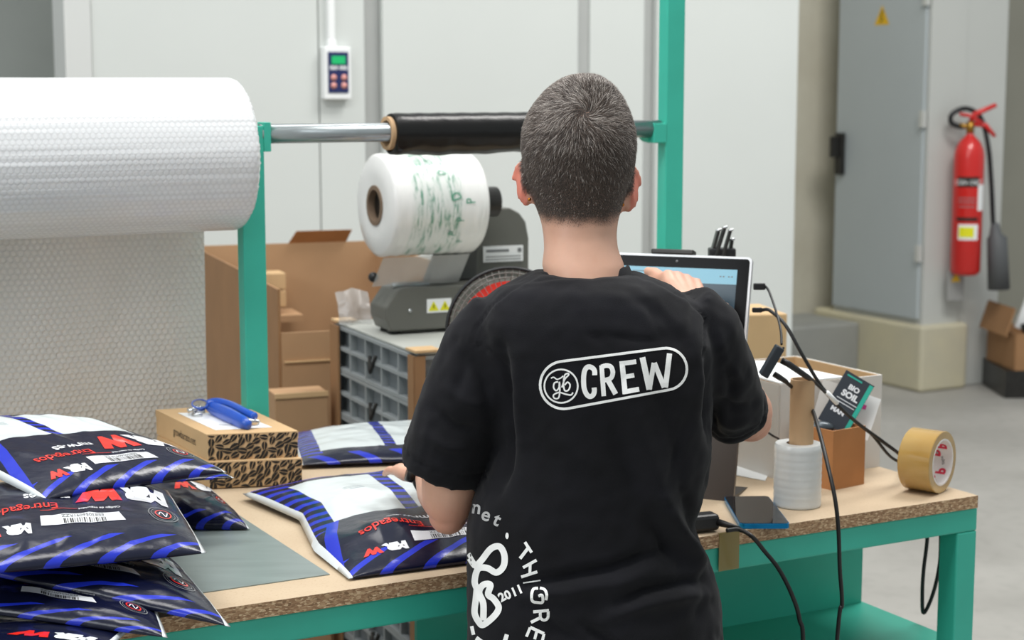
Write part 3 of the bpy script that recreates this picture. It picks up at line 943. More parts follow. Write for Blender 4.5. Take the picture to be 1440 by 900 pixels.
# film roll
rcz = D(528, 289, mp0.y + .02)
ar = thing('air_pillow_film_roll', rcz, 'white air pillow film roll with green lettering on the machine', 'film roll', 0)
RA = math.radians(27); ta = Vector((math.cos(RA), math.sin(RA), 0)); RR = 72.5 * rcz.y / FPX; RL = .235
b = MB(); pf = [(.046, -.001), (RR * .6, -.003), (RR - .008, 0), (RR, .007)]
pf += [(RR + .001 * math.sin(i * 2.1), .007 + (RL - .014) * i / 24) for i in range(1, 25)] + [(RR - .006, RL), (.046, RL)]
b.lathe(pf, rcz, ta, 72, uvs=True)
for f in b.bm.faces:
    for lp_ in f.loops: lp_[b.uv].uv = (lp_[b.uv].uv[0] / RL, lp_[b.uv].uv[1] * 3)
b.build('wound_film', M['airroll'], ar)
b = MB().lathe([(.036, -.004), (.046, -.004), (.046, RL), (.036, RL), (.036, -.004)], rcz, ta, 32); b.build('core', mat('dark_core', rgb(120, 100, 82), .7), ar, sharp=40)
MB().cyl(rcz + ta * .012, rcz + ta * (RL + .07), .0355).build('spindle', M['blackmetal'], ar)
grn = []
for (uu, aa, s_) in ((.075, 1.25, .045), (.10, 1.05, .035), (.125, .7, .05), (.15, .2, .06), (.185, .1, .06), (.16, -.25, .05), (.145, -.55, .05), (.095, 1.32, .03), (.17, -.75, .04)):
    grn.append(xf(text2d(random.choice(['D', 'E', 'P', 'D']), s_ * .55, sx=.8, cell=.006), uu, aa * RR, random.uniform(1.2, 1.9)))
vN = Vector((-math.sin(RA), math.cos(RA), 0))
def onroll(x, y):
    a = y / RR
    return rcz + ta * x + (-vN * math.cos(a) + Vector((0, 0, 1)) * math.sin(a)) * (RR + .0022)
gm_ = mat('green_print', rgb(70, 150, 120), .5)
for g_ in grn: decal('green_print', [g_], onroll, gm_, ar)
b = MB(); V = []; F = []
a0 = rcz - vN * .03 + Vector((0, 0, -RR)) + ta * .005; z_end = CT2 + MH + .012
base_pt = mc.matrix_world if False else None
for i in range(13):
    for j in range(9):
        s_ = i / 12; t_ = j / 8
        p = a0 + ta * (.22 * s_) + Vector((-.0, 0, -(a0.z - z_end) * t_)) + vN * (.02 * t_ + .004 * math.sin(s_ * 14)) - ta * .02 * t_
        V.append(p)
for i in range(12):
    for j in range(8): q_ = i * 9 + j; F.append((q_, q_ + 1, q_ + 10, q_ + 9))
b.add(V, F, True); b.build('hanging_film', M['film_sheet'], ar)
# loose clear pouch at the left of the machine
pc = G(500, 456, CT2); b = MB(); V = []; F = []
for i in range(13):
    for j in range(11):
        s_ = i / 12 - .5; t_ = j / 10
        V.append(pc + rc3 @ Vector((s_ * .075, .01 * math.sin(s_ * 9) + .03 * t_ * t_ + .006 * noise.noise(Vector((s_ * 5, t_ * 5, 1))), t_ * .085 * (1 - .25 * abs(s_)))))
for i in range(12):
    for j in range(10): q_ = i * 11 + j; F.append((q_, q_ + 1, q_ + 12, q_ + 11))
b.add(V, F, True); o = b.build('clear_pouch', M['film_sheet']); tag(o, 'crumpled clear plastic pouch on the crate left of the machine', 'pouch')

# desk fan on the bench
FC = D(716, 464, 3.22); fr_ = 88 * 3.22 / FPX
fan = thing('desk_fan', (FC.x, FC.y, TOP), 'black desk fan with red blades behind the person', 'fan', 0)
nf = Vector((0.05, -1, .06)).normalized(); ux = Vector((1, 0, 0)); ux = (ux - nf * ux.dot(nf)).normalized(); uy = nf.cross(ux) * -1
if uy.z < 0: uy = -uy
def ring(r, off, w_, mb, n=56):
    mb.tube([FC + nf * off + (ux * math.cos(2 * pi * i / n) + uy * math.sin(2 * pi * i / n)) * r for i in range(n + 1)], w_, 6, caps=False)
b = MB(); ring(fr_, .0, .004, b); ring(fr_ * .985, -.03, .0035, b); b.build('rim', M['black'], fan)
b = MB()
for i, (r, o_) in enumerate(((.93, .012), (.86, .018), (.62, .03), (.25, .036))): ring(fr_ * r, o_, .0012, b)
for i in range(54):
    a = 2 * pi * i / 54; d = ux * math.cos(a) + uy * math.sin(a)
    b.tube([FC + nf * .036 + d * fr_ * .22, FC + nf * .03 + d * fr_ * .62, FC + nf * .017 + d * fr_ * .88, FC + d * fr_], .0006, 4, caps=False)
    b.tube([FC + d * fr_, FC - nf * .045 + d * fr_ * .8, FC - nf * .05 + d * fr_ * .2], .001, 4, caps=False)
g_ = b.build('guard', mat('fan_guard_wire', rgb(120, 116, 112), .35, metal=.3), fan); g_['kind'] = 'stuff'
for i in range(7):
    a = 2 * pi * i / 7 + .25; V = []; F = []
    for r_i in range(7):
        for t_i in range(9):
            rr_ = fr_ * (.16 + .63 * r_i / 6); an = a + (-.60 + 1.22 * t_i / 8) * (.75 + .25 * r_i / 6) + .3 * r_i / 6
            V.append(FC + (ux * math.cos(an) + uy * math.sin(an)) * rr_ + nf * (.006 - .012 * t_i / 8))
    for r_i in range(6):
        for t_i in range(8): q_ = r_i * 9 + t_i; F.append((q_, q_ + 1, q_ + 10, q_ + 9))
    b = MB(); b.add(V, F, True); b.build('blade', M['redblade'], fan)
MB().cyl(FC - nf * .03, FC + nf * .03, fr_ * .2, n=24).build('hub', M['redblade'], fan)
MB().cyl(FC - nf * .04, FC - nf * .1, fr_ * .33, fr_ * .25, n=24).build('motor', M['black'], fan)
MB().tube([FC - nf * .07, FC - nf * .07 - Vector((0, 0, FC.z - TOP - .02))], .012, 12).build('stem', M['black'], fan)
MB().lathe([(0, TOP), (.07, TOP), (.07, TOP + .012), (.02, TOP + .025), (0, TOP + .025)], (FC.x, FC.y + .07, 0), n=32).build('base', M['black'], fan)

# tall carton behind the white box
bx = D(1077, 505, 4.12)
o = MB(); o.box((bx.x - .075, bx.y + .06, D(1090, 434, 4.2).z / 2), (.21, .2, D(1090, 434, 4.2).z), .2, .003); o = o.build('cardboard_box', M['kraft_light']); tag(o, 'tall upright cardboard box behind the right edge of the tablet', 'box')

# ------------------------------------------------------------------ on the bench
o = tbox(MB(), -2.2, -1.19, .077, .80, TOP, TOP + .0015).build('steel_sheet', M['plate']); tag(o, 'thin grey steel sheet lying on the bench under the mailers', 'metal sheet')

# coffee leaf cartons
def carton(P, z0, z1, name, label, seed):
    FL, FR, BR, BL = [Vector((p.x, p.y, 0)) for p in P]
    c = (FL + FR + BR + BL) / 4; r = thing(name, (c.x, c.y, z0), label, 'box', 0, 'leaf printed cartons')
    up = Vector((0, 0, 1)); lo = [p + up * z0 for p in (FL, FR, BR, BL)]; hi = [p + up * z1 for p in (FL, FR, BR, BL)]
    b = MB().hexa(lo + hi); bmesh.ops.bevel(b.bm, geom=b.bm.edges[:], offset=.0015, segments=2, affect='EDGES', profile=.5); b.build('body', M['kraft_light'], r)
    b = MB(); b.hexa([p + up * .0 for p in [q.lerp(c + up * q.z, -.004) for q in [h - up * .012 for h in hi]]] + [q.lerp(c + up * q.z, -.004) for q in [h + up * .0012 for h in hi]]); b.build('lid', M['kraft_light'], r)
    rnd = random.Random(seed); shapes = []; W_ = (FR - FL).length; H_ = z1 - z0
    ex = (FR - FL).normalized(); nrm = Vector((ex.y, -ex.x, 0))
    nx_ = 12; nz_ = 3
    for i in range(nx_):
        for j in range(nz_ + 1):
            x = (i + .5) * W_ / nx_ + rnd.uniform(-.0012, .0012); y = (j + .05 + (i % 2) * .5) * H_ / nz_ + rnd.uniform(-.001, .001)
            L = rnd.uniform(.0080, .0105); wd = L * rnd.uniform(.46, .58); a = rnd.choice([.5, .7, .9, 1.1, 1.3, 1.5, -.2])
            for sg in (1, -1):
                pts = [(-L, sg * .0007)]
                for k in range(1, 8): t = -1 + 2 * k / 8; pts.append((t * L, sg * (wd * (1 - t * t) ** .8 * (1 + .35 * t) + .0006)))
                pts += [(L, sg * .0007), (L * .3, sg * .0008)]
                sh = poly2d(pts); sh = xf(sh, x, y, a)
                sh = ([(min(max(p[0], .0008), W_ - .0008), min(max(p[1], .0005), H_ - .0005)) for p in sh[0]], sh[1])
                shapes.append(sh)
    decal('leaf_print', shapes, lambda x, y: lo[0] + ex * x + up * y + nrm * .0012, M['ink_black'], r)
    sx = (BL - FL).normalized(); sn = Vector((-sx.y, sx.x, 0))
    if sn.dot(c - FL) > 0: sn = -sn
    mid = lo[0].lerp(lo[3], .42) + up * H_ * .52
    if z0 > TOP + .02: decal('site_print', [text2d('growbarato.net', .021, .0, sx=.9)], lambda x, y: mid - sx * x + up * y + sn * .0013, M['ink_black'], r)
    return r
KB = [G(291, 612, 1.05), G(419, 607, 1.05), G(338, 570, 1.05), G(219, 577, 1.05)]
sh_ = [p + Vector((.004, -.012, 0)) for p in KB]
sh_[2] = sh_[2] + Vector((.004, 0, 0)); sh_[1] = sh_[1] + Vector((.004, 0, 0))
carton(sh_, TOP + .002, TOP + .0485, 'leaf_carton', 'lower leaf printed kraft carton, under the one with the cutter', 5)
carton(KB, TOP + .0495, 1.05, 'leaf_carton', 'upper leaf printed kraft carton carrying the blue cutter', 9)
ZK = 1.0515
o = MB(); q = [G(x, y, ZK) for x, y in ((250, 581), (303, 605), (383, 601), (330, 580))]
o.hexa(q + [p + Vector((0, 0, .0005)) for p in q]); o = o.build('address_label', M['paper']); tag(o, 'white address label sheet on the upper leaf carton', 'label')
decal('label_print', [xf(rect(.03, .001), 0, .003 * i) for i in range(4)], lambda x, y: G(318, 598, ZK + .0012) + Vector((x, y, 0)), M['ink_grey'], o)
# blue cutter
ct = thing('box_cutter', G(330, 592, ZK), 'blue safety cutter with keyring on the upper carton', 'cutter', 0)
kz = ZK + .013
def GK(x, y, dz=0): return G(x, y, kz + dz)
b = MB(); b.tube([GK(292, 570, .004), GK(300, 574), GK(320, 583), GK(342, 594, -.002), GK(350, 598, -.004)], [.009, .013, .0145, .0125, .008], 14, flat=.75); b.build('handle', M['blue'], ct)
b = MB(); b.tube(spline([GK(292, 568, .008), GK(305, 565, .012), GK(325, 570, .011), GK(345, 580, .007), GK(358, 586, .003)], 5), .0078, 10); b.build('lever_grip', M['blue'], ct)
b = MB(); b.tube([GK(312, 571, .009), GK(330, 580, .007), GK(344, 588, .003)], [.004, .005, .004], 8); b.build('black_insert', M['black'], ct)
b = MB(); b.tube([GK(343, 589, .002), GK(352, 594, -.001), GK(364, 596, -.005)], [.006, .0075, .003], 8, flat=.5); b.tube([GK(350, 586, .001), GK(365, 593, -.004)], .002, 6); b.build('blade_head', M['chrome'], ct)
b = MB(); P = [GK(281 + 11 * math.cos(a), 568 - 6 * math.sin(a), .012 - .004 * math.cos(a)) for a in [2 * pi * i / 24 for i in range(25)]]; b.tube(P, .0016, 6, caps=False); b.build('key_ring', M['blue'], ct)
b = MB(); b.tube([G(264, 580, ZK + .006), G(276, 577, ZK + .009), G(288, 576, ZK + .009)], [.007, .009, .006], 10, flat=.5); b.tube([G(278, 571, ZK + .012), G(272, 583, ZK + .004), G(284, 584, ZK + .003)], .004, 8)
b.build('keys', M['chrome'], ct)


# mailers --------------------------------------------------------------------
def mailer(corners, kind, th, label, seed, prints=True, dent=0, W_=.30, H_=.42, ts=1, droop=0, skip=(), fold=.0, lowth=.3, wk=.16, hs=1.0):
    FL, FR, BR, BL = [Vector(c) for c in corners]
    rnd = random.Random(seed); o1 = rnd.uniform(0, 50)

    def S(a, c, top=True):
        p = (FL * (1 - a) + FR * a) * (1 - c) + (BL * (1 - a) + BR * a) * c
        pa = max(0, 1 - abs(2 * a - 1) ** 3.2) ** .6; pb = max(0, 1 - abs(2 * c - 1) ** 4) ** .55
        h = th * pa * pb
        wr_ = noise.noise(Vector((a * 5 + o1, c * 6, 0))) * .5 + noise.noise(Vector((a * 12, c * 11 + o1, 2))) * .22
        rg = 1 - abs(noise.noise(Vector((a * 6 + o1, c * 3.2 + 5, 1)))) * 4
        rg = max(0, rg) * .5
        k_ = min(1, pa * pb * 1.5)
        # long crease fanning from the left corner
        s_ = h + th * k_ * (wk * wr_ + wk * .6 * rg) if top else -h * lowth
        q = p + Vector((0, 0, s_))
        if top and fold: q.z += fold * math.exp(-((a - .3) ** 2 / .02 + (c - .22) ** 2 / .006))
        if dent:
            q += (FR - FL).normalized() * dent * max(0, 1 - abs(c - .62) * 3) * (1 - a) ** 3
        if droop: q.z -= droop * max(0, .12 - c) / .12 * (1 if top else .6)
        return q

    N1, N2 = 64, 64; b = MB(); V = []; F = []; UV = []
    for t in (0, 1):
        for j in range(N2 + 1):
            for i in range(N1 + 1):
                a, c = i / N1, j / N2
                # denser at front edge
                c = c ** 1.25
                V.append(S(a, c, t == 0)); UV.append((a, c))
    m_ = (N1 + 1) * (N2 + 1)
    for t in (0, 1):
        for j in range(N2):
            for i in range(N1):
                q_ = t * m_ + j * (N1 + 1) + i; F.append((q_, q_ + 1, q_ + N1 + 2, q_ + N1 + 1))
    b.add(V, F, True, UV); o = b.build('mailer_bag', M['bag_' + kind])
    tag(o, label, 'mailer', 'printed courier mailers')
    if not prints: return o

    def fnn(off):
        def f(x, y):            # metres on the bag, x to the right, y to the back
            a, c = x / W_, y / H_
            if not (.004 < a < .996 and .004 < c < .996): return None
            e = .004; p = S(a, c); n_ = (S(a + e, c) - S(a - e, c)).cross(S(a, c + e) - S(a, c - e))
            if n_.length < 1e-12: return None
            n_.normalize()
            if n_.z < 0: n_ = -n_
            return p + n_ * off
        return f
    U = lambda sh, x, y, s=1, ry=1: xf(sh, x, y, pi, sx=s, sy=s * ry)      # upside down as seen from the front
    cell = .004; it = []; H1 = 1.0 * hs
    add = lambda nm, m_, *sh: it.append((nm, m_, list(sh)))
    if 'mid' not in skip:
        add('site_print', 'ink_white', U(text2d('mrw.es', .020, .0004, cell=cell), .125 * ts, H1 * .150, ry=1.5))
        add('slogan_print', 'ink_red', U(text2d('Entregados', .0195, .0002, cell=cell), .092 * ts, H1 * .112, ry=1.5))
    if 'small' not in skip:
        add('small_logo', 'ink_white', U(text2d('MR', .0175, .0016, sx=1.2, cell=cell, space=1.05), .083 * ts, H1 * .052, ry=1.4))
        add('small_logo', 'ink_red', U(text2d('W', .0175, .0016, sx=1.25, shear=.2, cell=cell), .052 * ts, H1 * .052, ry=1.4))
    if 'big' not in skip:
        add('large_logo', 'ink_white', U(text2d('MR', .036, .0034, sx=1.05, cell=cell, shear=.12, space=1.06), .252, H1 * .160, ry=2.1))
        add('large_logo', 'ink_red', U(text2d('W', .036, .0034, sx=1.25, cell=cell, shear=.25), .197, H1 * .160, ry=2.1))
    if 'code' not in skip:
        add('security_print', 'ink_white', U(text2d('C\u00f3digo de seguridad', .0062, .0001, cell=cell), .185, H1 * .098, ry=1.3))
        add('security_line', 'ink_red', U(rect(.045, .0012, .004), .135, H1 * .098))
        add('code_label', 'ink_white', xf(poly2d([(-.050, -.014), (.052, -.012), (.047, .012), (-.049, .013)], .005), .160, H1 * .070))
        add('code_number', 'ink_grey', U(text2d('EE83056091RZZ', .0075, .0001, cell=cell), .162, H1 * .077, ry=1.3))
        rnd2 = random.Random(seed + 1); x_ = -.026; bc_ = []
        while x_ < .026: w_ = rnd2.choice([.0006, .001, .0016]); bc_.append(U(xf(rect(w_, .012, .003), x_, 0), .162, H1 * .064)); x_ += w_ + rnd2.choice([.0008, .0014, .002])
        add('barcode', 'ink_black', *bc_)
    if 'seal' not in skip:
        cx, cy = .262, H1 * .083
        circ = lambda r, n=24: [(cx + r * math.cos(2 * pi * i / n), cy + r * 1.35 * math.sin(2 * pi * i / n)) for i in range(n + 1)]
        add('seal_ring', 'ink_grey', stroke2d(circ(.018), .0012, smooth=False)); add('seal_ring', 'ink_grey', stroke2d(circ(.0145), .0007, smooth=False)); add('seal_ring', 'ink_red', stroke2d(circ(.0095), .0018, smooth=False))
        add('seal_mark', 'ink_white', stroke2d([(cx - .006, cy - .004), (cx - .002, cy + .007), (cx + .002, cy - .007), (cx + .006, cy + .005)], .0014))
    for nm, m__, sh in it: decal(nm, sh, fnn(.0011 if nm in ('code_number', 'barcode') else .0007), M[m__], o)
    return o


def quad(fl, fr, br, bl): return [G(*c) for c in (fl, fr, br, bl)]


# loose pair in the middle of the bench
mailer(quad((420, 655, .962), (700, 645, .962), (640, 594, .962), (405, 612, .962)), 'back', .026, 'mailer lying at the back of the bench behind the leaf cartons', 11, lowth=.05, prints=False)
mailer(quad((490, 814, .958), (775, 777, .958), (690, 655, .975), (341, 694, .966)), 'flat', .034, 'large mailer lying alone on the bench left of the person', 12, lowth=.05, dent=.035, W_=.30, H_=.55, fold=.016, ts=1.0)
# the heap on the left, from the bottom up
mailer(quad((-150, 905, .958), (130, 930, .958), (190, 880, .958), (-120, 870, .958)), 'dark', .012, 'lowest mailer of the left heap, mostly covered', 20, skip=('mid', 'small', 'code', 'seal'))
mailer(quad((-90, 852, .985), (236, 897, .962), (215, 845, .975), (-60, 790, .99)), 'dark', .022, 'dark mailer low in the left heap with its corner over the bench edge', 21, skip=('mid', 'small', 'big'), W_=.30, H_=.24)
mailer(quad((-60, 798, 1.02), (325, 882, .965), (243, 786, .985), (-20, 745, 1.0)), 'dark', .028, 'mailer third in the left heap hanging a corner over the bench edge', 22, skip=('mid', 'small'), W_=.30, H_=.26)
mailer(quad((175, 742, .962), (352, 744, .958), (290, 690, .968), (150, 690, .97)), 'dark', .036, 'short mailer behind the heap tucked under the top one', 23, skip=('mid', 'small', 'code'), W_=.30, H_=.26)
mailer(quad((-75, 812, 1.045), (291, 778, 1.035), (236, 690, 1.05), (-75, 695, 1.06)), 'dark', .036, 'second mailer from the top of the left heap with a big logo', 24, W_=.30, H_=.26)
mailer(quad((140, 685, 1.05), (330, 672, 1.05), (250, 640, 1.06), (120, 640, 1.06)), 'dark', .012, 'thin mailer edge poking out just under the topmost mailer', 26, prints=False)
mailer(quad((60, 704, 1.085), (320, 664, 1.075), (128, 594, 1.135), (-150, 600, 1.12)), 'top', .032, 'topmost mailer of the left heap with white address windows', 25, hs=.88, W_=.30, H_=.42, ts=1.0)

# right part of the bench ----------------------------------------------------
# tablet on its stand
tb0 = Vector((.38, 2.869, TOP)); tl = Vector((-.934, .357, 0)); bk_ = Vector((.357, .934, 0)); upv = (D(1061, 362, 2.975) - tb0); TH_ = upv.length; upn = upv.normalized()
upn = (upn - tl * upn.dot(tl)).normalized(); fnv = tl.cross(upn).normalized()
if fnv.y > 0: fnv = -fnv
TBL = thing('touch_tablet', tb0, 'large black touch tablet with silver edge on a dark stand', 'tablet', 0)
def tp(x, y, o_=0): return tb0 + tl * x + upn * y + fnv * o_
TWD = .335
RT = Matrix((-tl, -fnv, upn)).transposed()
yb = .155
b = MB().box(tp(TWD / 2, (yb + TH_) / 2, -.006), (TWD, .012, TH_ - yb), R=RT, bev=.0)
b2 = MB()
def rounded(x0, x1, y0, y1, r, o0, o1):
    pts = []
    for cx_, cy_, a0_ in ((x1 - r, y1 - r, 0), (x0 + r, y1 - r, 90), (x0 + r, y0 + r, 180), (x1 - r, y0 + r, 270)):
        for i in range(6): a = math.radians(a0_ + 18 * i); pts.append((cx_ + r * math.cos(a), cy_ + r * math.sin(a)))
    n = len(pts); mb = MB(); V = [tp(x, y, o0) for x, y in pts] + [tp(x, y, o1) for x, y in pts]
    mb.add(V, [tuple(range(n)), tuple(reversed(range(n, 2 * n)))] + [(i, (i + 1) % n, (i + 1) % n + n, i + n) for i in range(n)]); return mb
b.bm.free()
rounded(0, TWD, yb, TH_, .008, -.012, 0).build('frame', M['silver'], TBL)
rounded(.004, TWD - .004, yb + .004, TH_ - .004, .006, -.001, .0012).build('bezel', M['screen_body'], TBL)
sx0, sx1, sy1 = .0245, TWD - .0245, TH_ - .0235
rounded(sx0, sx1, yb + .03, sy1 - .0265, .0005, .001, .0018).build('screen', M['scr_main'], TBL)
rounded(sx0, sx1, sy1 - .0265, sy1, .0005, .001, .0018).build('screen_header', M['scr_top'], TBL)
dd = decal('screen_print', [xf(rect(.003, .002, .01), .033 + i * .0055 + (.004 if i > 1 else 0), sy1 - .013) for i in range(4)] + [xf(rect(.03, .0012, .02), .2, sy1 - .008), xf(rect(.05, .0012, .02), .23, sy1 - .015)], lambda x, y: tp(x, y, .0022), M['ink_grey'], TBL)
MB().cyl(tp(.135, TH_ - .012, .0012), tp(.135, TH_ - .012, .002), .0022, n=12).build('camera_lens', M['ink_grey'], TBL)
rounded(.0, TWD - .02, .0, yb - .001, .008, -.012, -.002).build('stand', M['stand_panel'], TBL)
b = MB(); b.hexa([tp(.0, .0, -.014), tp(.3, .0, -.014), tp(.3, .0, -.11), tp(.0, .0, -.11), tp(.0, .012, -.014), tp(.3, .012, -.014), tp(.3, .03, -.11), tp(.0, .03, -.11)])
for v in b.bm.verts: v.co.z = max(v.co.z, TOP + .001)
b.build('stand_foot', M['black'], TBL)
bar = MB().box(tp(.145, TH_ + .005, -.008), (.078, .022, .009), R=RT, bev=.002).build('webcam_bar', M['blackmetal']); tag(bar, 'flat black bar resting on top of the tablet', 'webcam')

# folded black stand behind the tablet
SB = D(1010, 357, 3.2)
st = thing('folding_stand', (SB.x, SB.y, TOP), 'folded black metal stand with shiny tips behind the tablet', 'stand', 0)
MB().box((SB.x, SB.y, (TOP + SB.z - .04) / 2), (.02, .02, SB.z - TOP - .04)).build('column', M['black'], st)
MB().box((SB.x - .01, SB.y, TOP + .006), (.06, .06, .012), .4, .003).build('base', M['black'], st)
for (x0, y0, x1, y1, w_, dy) in ((996, 374, 1010, 324, .026, 0), (1002, 374, 1019, 320, .018, -.012), (1013, 372, 1027, 324, .014, -.02), (1024, 372, 1029, 337, .020, -.004)):
    a, c = D(x0, y0, SB.y + dy), D(x1, y1, SB.y + dy); b = MB(); d_ = (c - a); R0 = d_.to_track_quat('Z', 'Y').to_matrix()
    b.box((a + c) / 2, (w_, .006, d_.length), R=R0, bev=.0015); arm = b.build('arm', M['blackmetal'], st)
    MB().cyl(c + Vector((-.004, -.002, -.001)), c + Vector((.005, -.002, .002)), .0028, n=10).build('tip', M['chrome'], arm)
b = MB(); a = D(1000, 360, SB.y - .004); c = D(1030, 352, SB.y - .004); b.box((a + c) / 2, (.05, .03, .02), bev=.003); b.build('clamp', M['black'], st)

# phone
P4 = [G(1040, 744, TOP), G(1111, 744, TOP), G(1080, 704, TOP), G(1017.5, 705, TOP)]
ph = thing('smartphone', sum(P4, Vector()) / 4, 'smartphone with dark screen and blue edge lying on the bench', 'phone')
def bev_hexa(P, z0, z1, bev, ins=0):
    c = sum(P, Vector()) / 4; Q = [p.lerp(c, ins) for p in P]
    b = MB().hexa([Vector((p.x, p.y, z0)) for p in Q] + [Vector((p.x, p.y, z1)) for p in Q])
    ve = [e for e in b.bm.edges if abs(e.verts[0].co.z - e.verts[1].co.z) > 1e-4]
    bmesh.ops.bevel(b.bm, geom=ve, offset=bev, segments=5, affect='EDGES', profile=.5); return b
b = bev_hexa(P4, TOP + .0005, TOP + .0085, .009); b.build('body', M['phone_edge'], ph, sharp=40)
bev_hexa(P4, TOP + .0085, TOP + .0092, .008, .03).build('screen', M['phone_glass'], ph, sharp=40)

# stretch film mini roll with tube
fc = G(1125, 716, TOP); fc.y += .03; k = (fc.y) / FPX
mr = thing('stretch_film_roll', fc, 'small white stretch film roll with tall cardboard tube handle', 'film roll')
hR = .108; rR = .0405
fc0 = Vector((fc.x, fc.y, TOP))
MB().lathe([(.0205, 0), (rR - .002, 0), (rR, .002)] + [(rR + .0004 * math.sin(i * 2.3), .004 + (hR - .008) * i / 24) for i in range(25)] + [(rR - .002, hR), (.0205, hR)], fc0, n=48).build('wound_film', M['film_clear'], mr, sharp=50)
hT = D(1129, 533, fc.y).z - TOP
MB().lathe([(.0175, .001), (.0205, .001), (.0205, hT), (.0175, hT), (.0175, .001)], fc0 + Vector((.0045, 0, 0)), n=40).build('tube_handle', M['tube'], mr, sharp=40)

# packing tape roll
ta_ = math.radians(-39); A3 = Vector((math.cos(ta_), math.sin(ta_), 0)); tc = G(1307, 692, TOP) ; RTp = .055
tc = Vector((tc.x - .004, tc.y + .01, TOP + RTp + .0005))
tr = thing('packing_tape_roll', (tc.x, tc.y, TOP), 'roll of translucent amber packing tape standing at the right end', 'tape')
hw = .030
MB().lathe([(.0415, -hw), (RTp - .001, -hw), (RTp, -hw + .001), (RTp, hw - .001), (RTp - .001, hw), (.0415, hw), (.0415, -hw)], tc, A3, 72).build('wound_tape', M['tape'], tr, sharp=40)
MB().lathe([(.0385, -hw - .0005), (.0415, -hw - .0005), (.0415, hw + .0005), (.0385, hw + .0005), (.0385, -hw - .0005)], tc, A3, 64).build('core', M['tape_core'], tr, sharp=40)
B3 = Vector((-A3.y, A3.x, 0))
def incore(x, y):
    a = y / .0385
    return tc + A3 * x + (B3 * math.cos(a) + Vector((0, 0, 1)) * math.sin(a)) * .0381
rs, gs = [], []
for i in range(9):
    yy = (-1.5 + i * .42) * .0385
    rs.append(xf(text2d('b', .024, .0012, cell=.004), -.014 + (i % 3) * .014, yy, pi * .5)); gs.append(xf(text2d('tape', .009, .0001, cell=.004), .012 - (i % 3) * .012, yy + .004, pi * .6))
decal('red_logo', rs, incore, mat('red_logo_ink', rgb(214, 30, 70), .5), tr); decal('grey_lettering', gs, incore, M['ink_grey'], tr)

# small brown box with cards
bb = G(1170, 690, TOP); RBx = math.radians(37)
sbx = thing('small_brown_box', bb, 'small open brown box holding cards near the tape', 'box', RBx)
bw_, bd_, bh_ = .084, .095, .107
b = MB(); t = .003
for c_, s_ in (((bw_ / 2, t / 2, bh_ / 2), (bw_, t, bh_)), ((bw_ / 2, bd_ - t / 2, bh_ / 2), (bw_, t, bh_)), ((t / 2, bd_ / 2, bh_ / 2), (t, bd_ - 2 * t, bh_)), ((bw_ - t / 2, bd_ / 2, bh_ / 2), (t, bd_ - 2 * t, bh_)), ((bw_ / 2, bd_ / 2, t / 2), (bw_ - 2 * t, bd_ - 2 * t, t))): b.box(c_, s_)
b.build('body', M['brownbox'], sbx, world=False)
rbx = Matrix.Rotation(RBx, 3, 'Z')
def card(c, w_, h_, tilt, roll, m_, label, name='product_card', yaw=0):
    R0 = Matrix.Rotation(yaw, 3, 'Z') @ Matrix.Rotation(tilt, 3, 'X') @ Matrix.Rotation(roll, 3, 'Y')
    o = MB().box(c, (w_, .0012, h_), R=R0).build(name, m_, origin=c); tag(o, label, 'card'); return o, R0
dk = mat('dark_card', rgb(40, 46, 56), .4, coat=.3)
cc = D(1190, 566, 3.03) ; o, R0 = card(cc, .058, .105, -.35, .55, dk, 'dark slate card with white lines and teal edge in the brown box')
cf = lambda x, y: cc + R0 @ Vector((x, -.0014, y))
dd = decal('white_print', [xf(text2d('BIO', .013, .0006), 0, .028), xf(text2d('SOIL', .016, .0008), 0, .013), xf(rect(.04, .0014), 0, .001), xf(rect(.036, .0014), 0, -.005), xf(text2d('MAN', .012, .0006), -.006, -.022)], cf, M['ink_white'], o)
decal('teal_print', [xf(rect(.008, .1), .0245, 0), xf(rect(.03, .003), -.008, .046)], cf, M['ink_teal'], o)
cc2 = D(1211, 584, 3.05); o, R0b = card(cc2, .05, .08, -.3, .35, M['paper'], 'white card with a pink mark in the brown box')
decal('pink_mark', [xf(rect(.008, .008), .0, .016)], lambda x, y: cc2 + R0b @ Vector((x, -.0014, y)), M['ink_pink'], o)
cc3 = D(1167, 572, 3.05); card(cc3, .05, .09, -.3, .3, M['boxwhite'], 'cream card behind the dark card in the brown box')
cc4 = bb + rbx @ Vector((.022, .05, bh_ - .004)); o = MB().sphere(cc4, .024, 10, (1, .6, .5)).build('round_tin', mat('grey_tin', rgb(70, 78, 84), .3, metal=.4)); tag(o, 'dark grey rounded lid sticking out of the brown box', 'tin')

# white box
wb = G(1236, 656, TOP); wbx = thing('white_box', wb, 'white cardboard box with brown inside at the bench end', 'box', ANG)
ww, wd_, wh = .235, .26, .175
b = MB(); t = .004
b.box((-ww / 2, 0, wh / 2), (ww, t, wh)); b.box((-ww / 2, wd_, wh / 2), (ww, t, wh)); b.box((0, wd_ / 2, wh / 2), (t, wd_ - t, wh)); b.box((-ww, wd_ / 2, wh / 2), (t, wd_ - t, wh)); b.box((-ww / 2, wd_ / 2, t / 2), (ww, wd_, t))
b.build('body', M['boxwhite'], wbx, world=False)
b = MB(); b.box((-ww / 2, .004, wh / 2), (ww - .008, .002, wh - .004)); b.box((-ww / 2, wd_ - .004, wh / 2), (ww - .008, .002, wh - .002)); b.box((-.004, wd_ / 2, wh / 2), (.002, wd_ - .01, wh - .002)); b.build('brown_lining', M['kraft_light'], wbx, world=False)
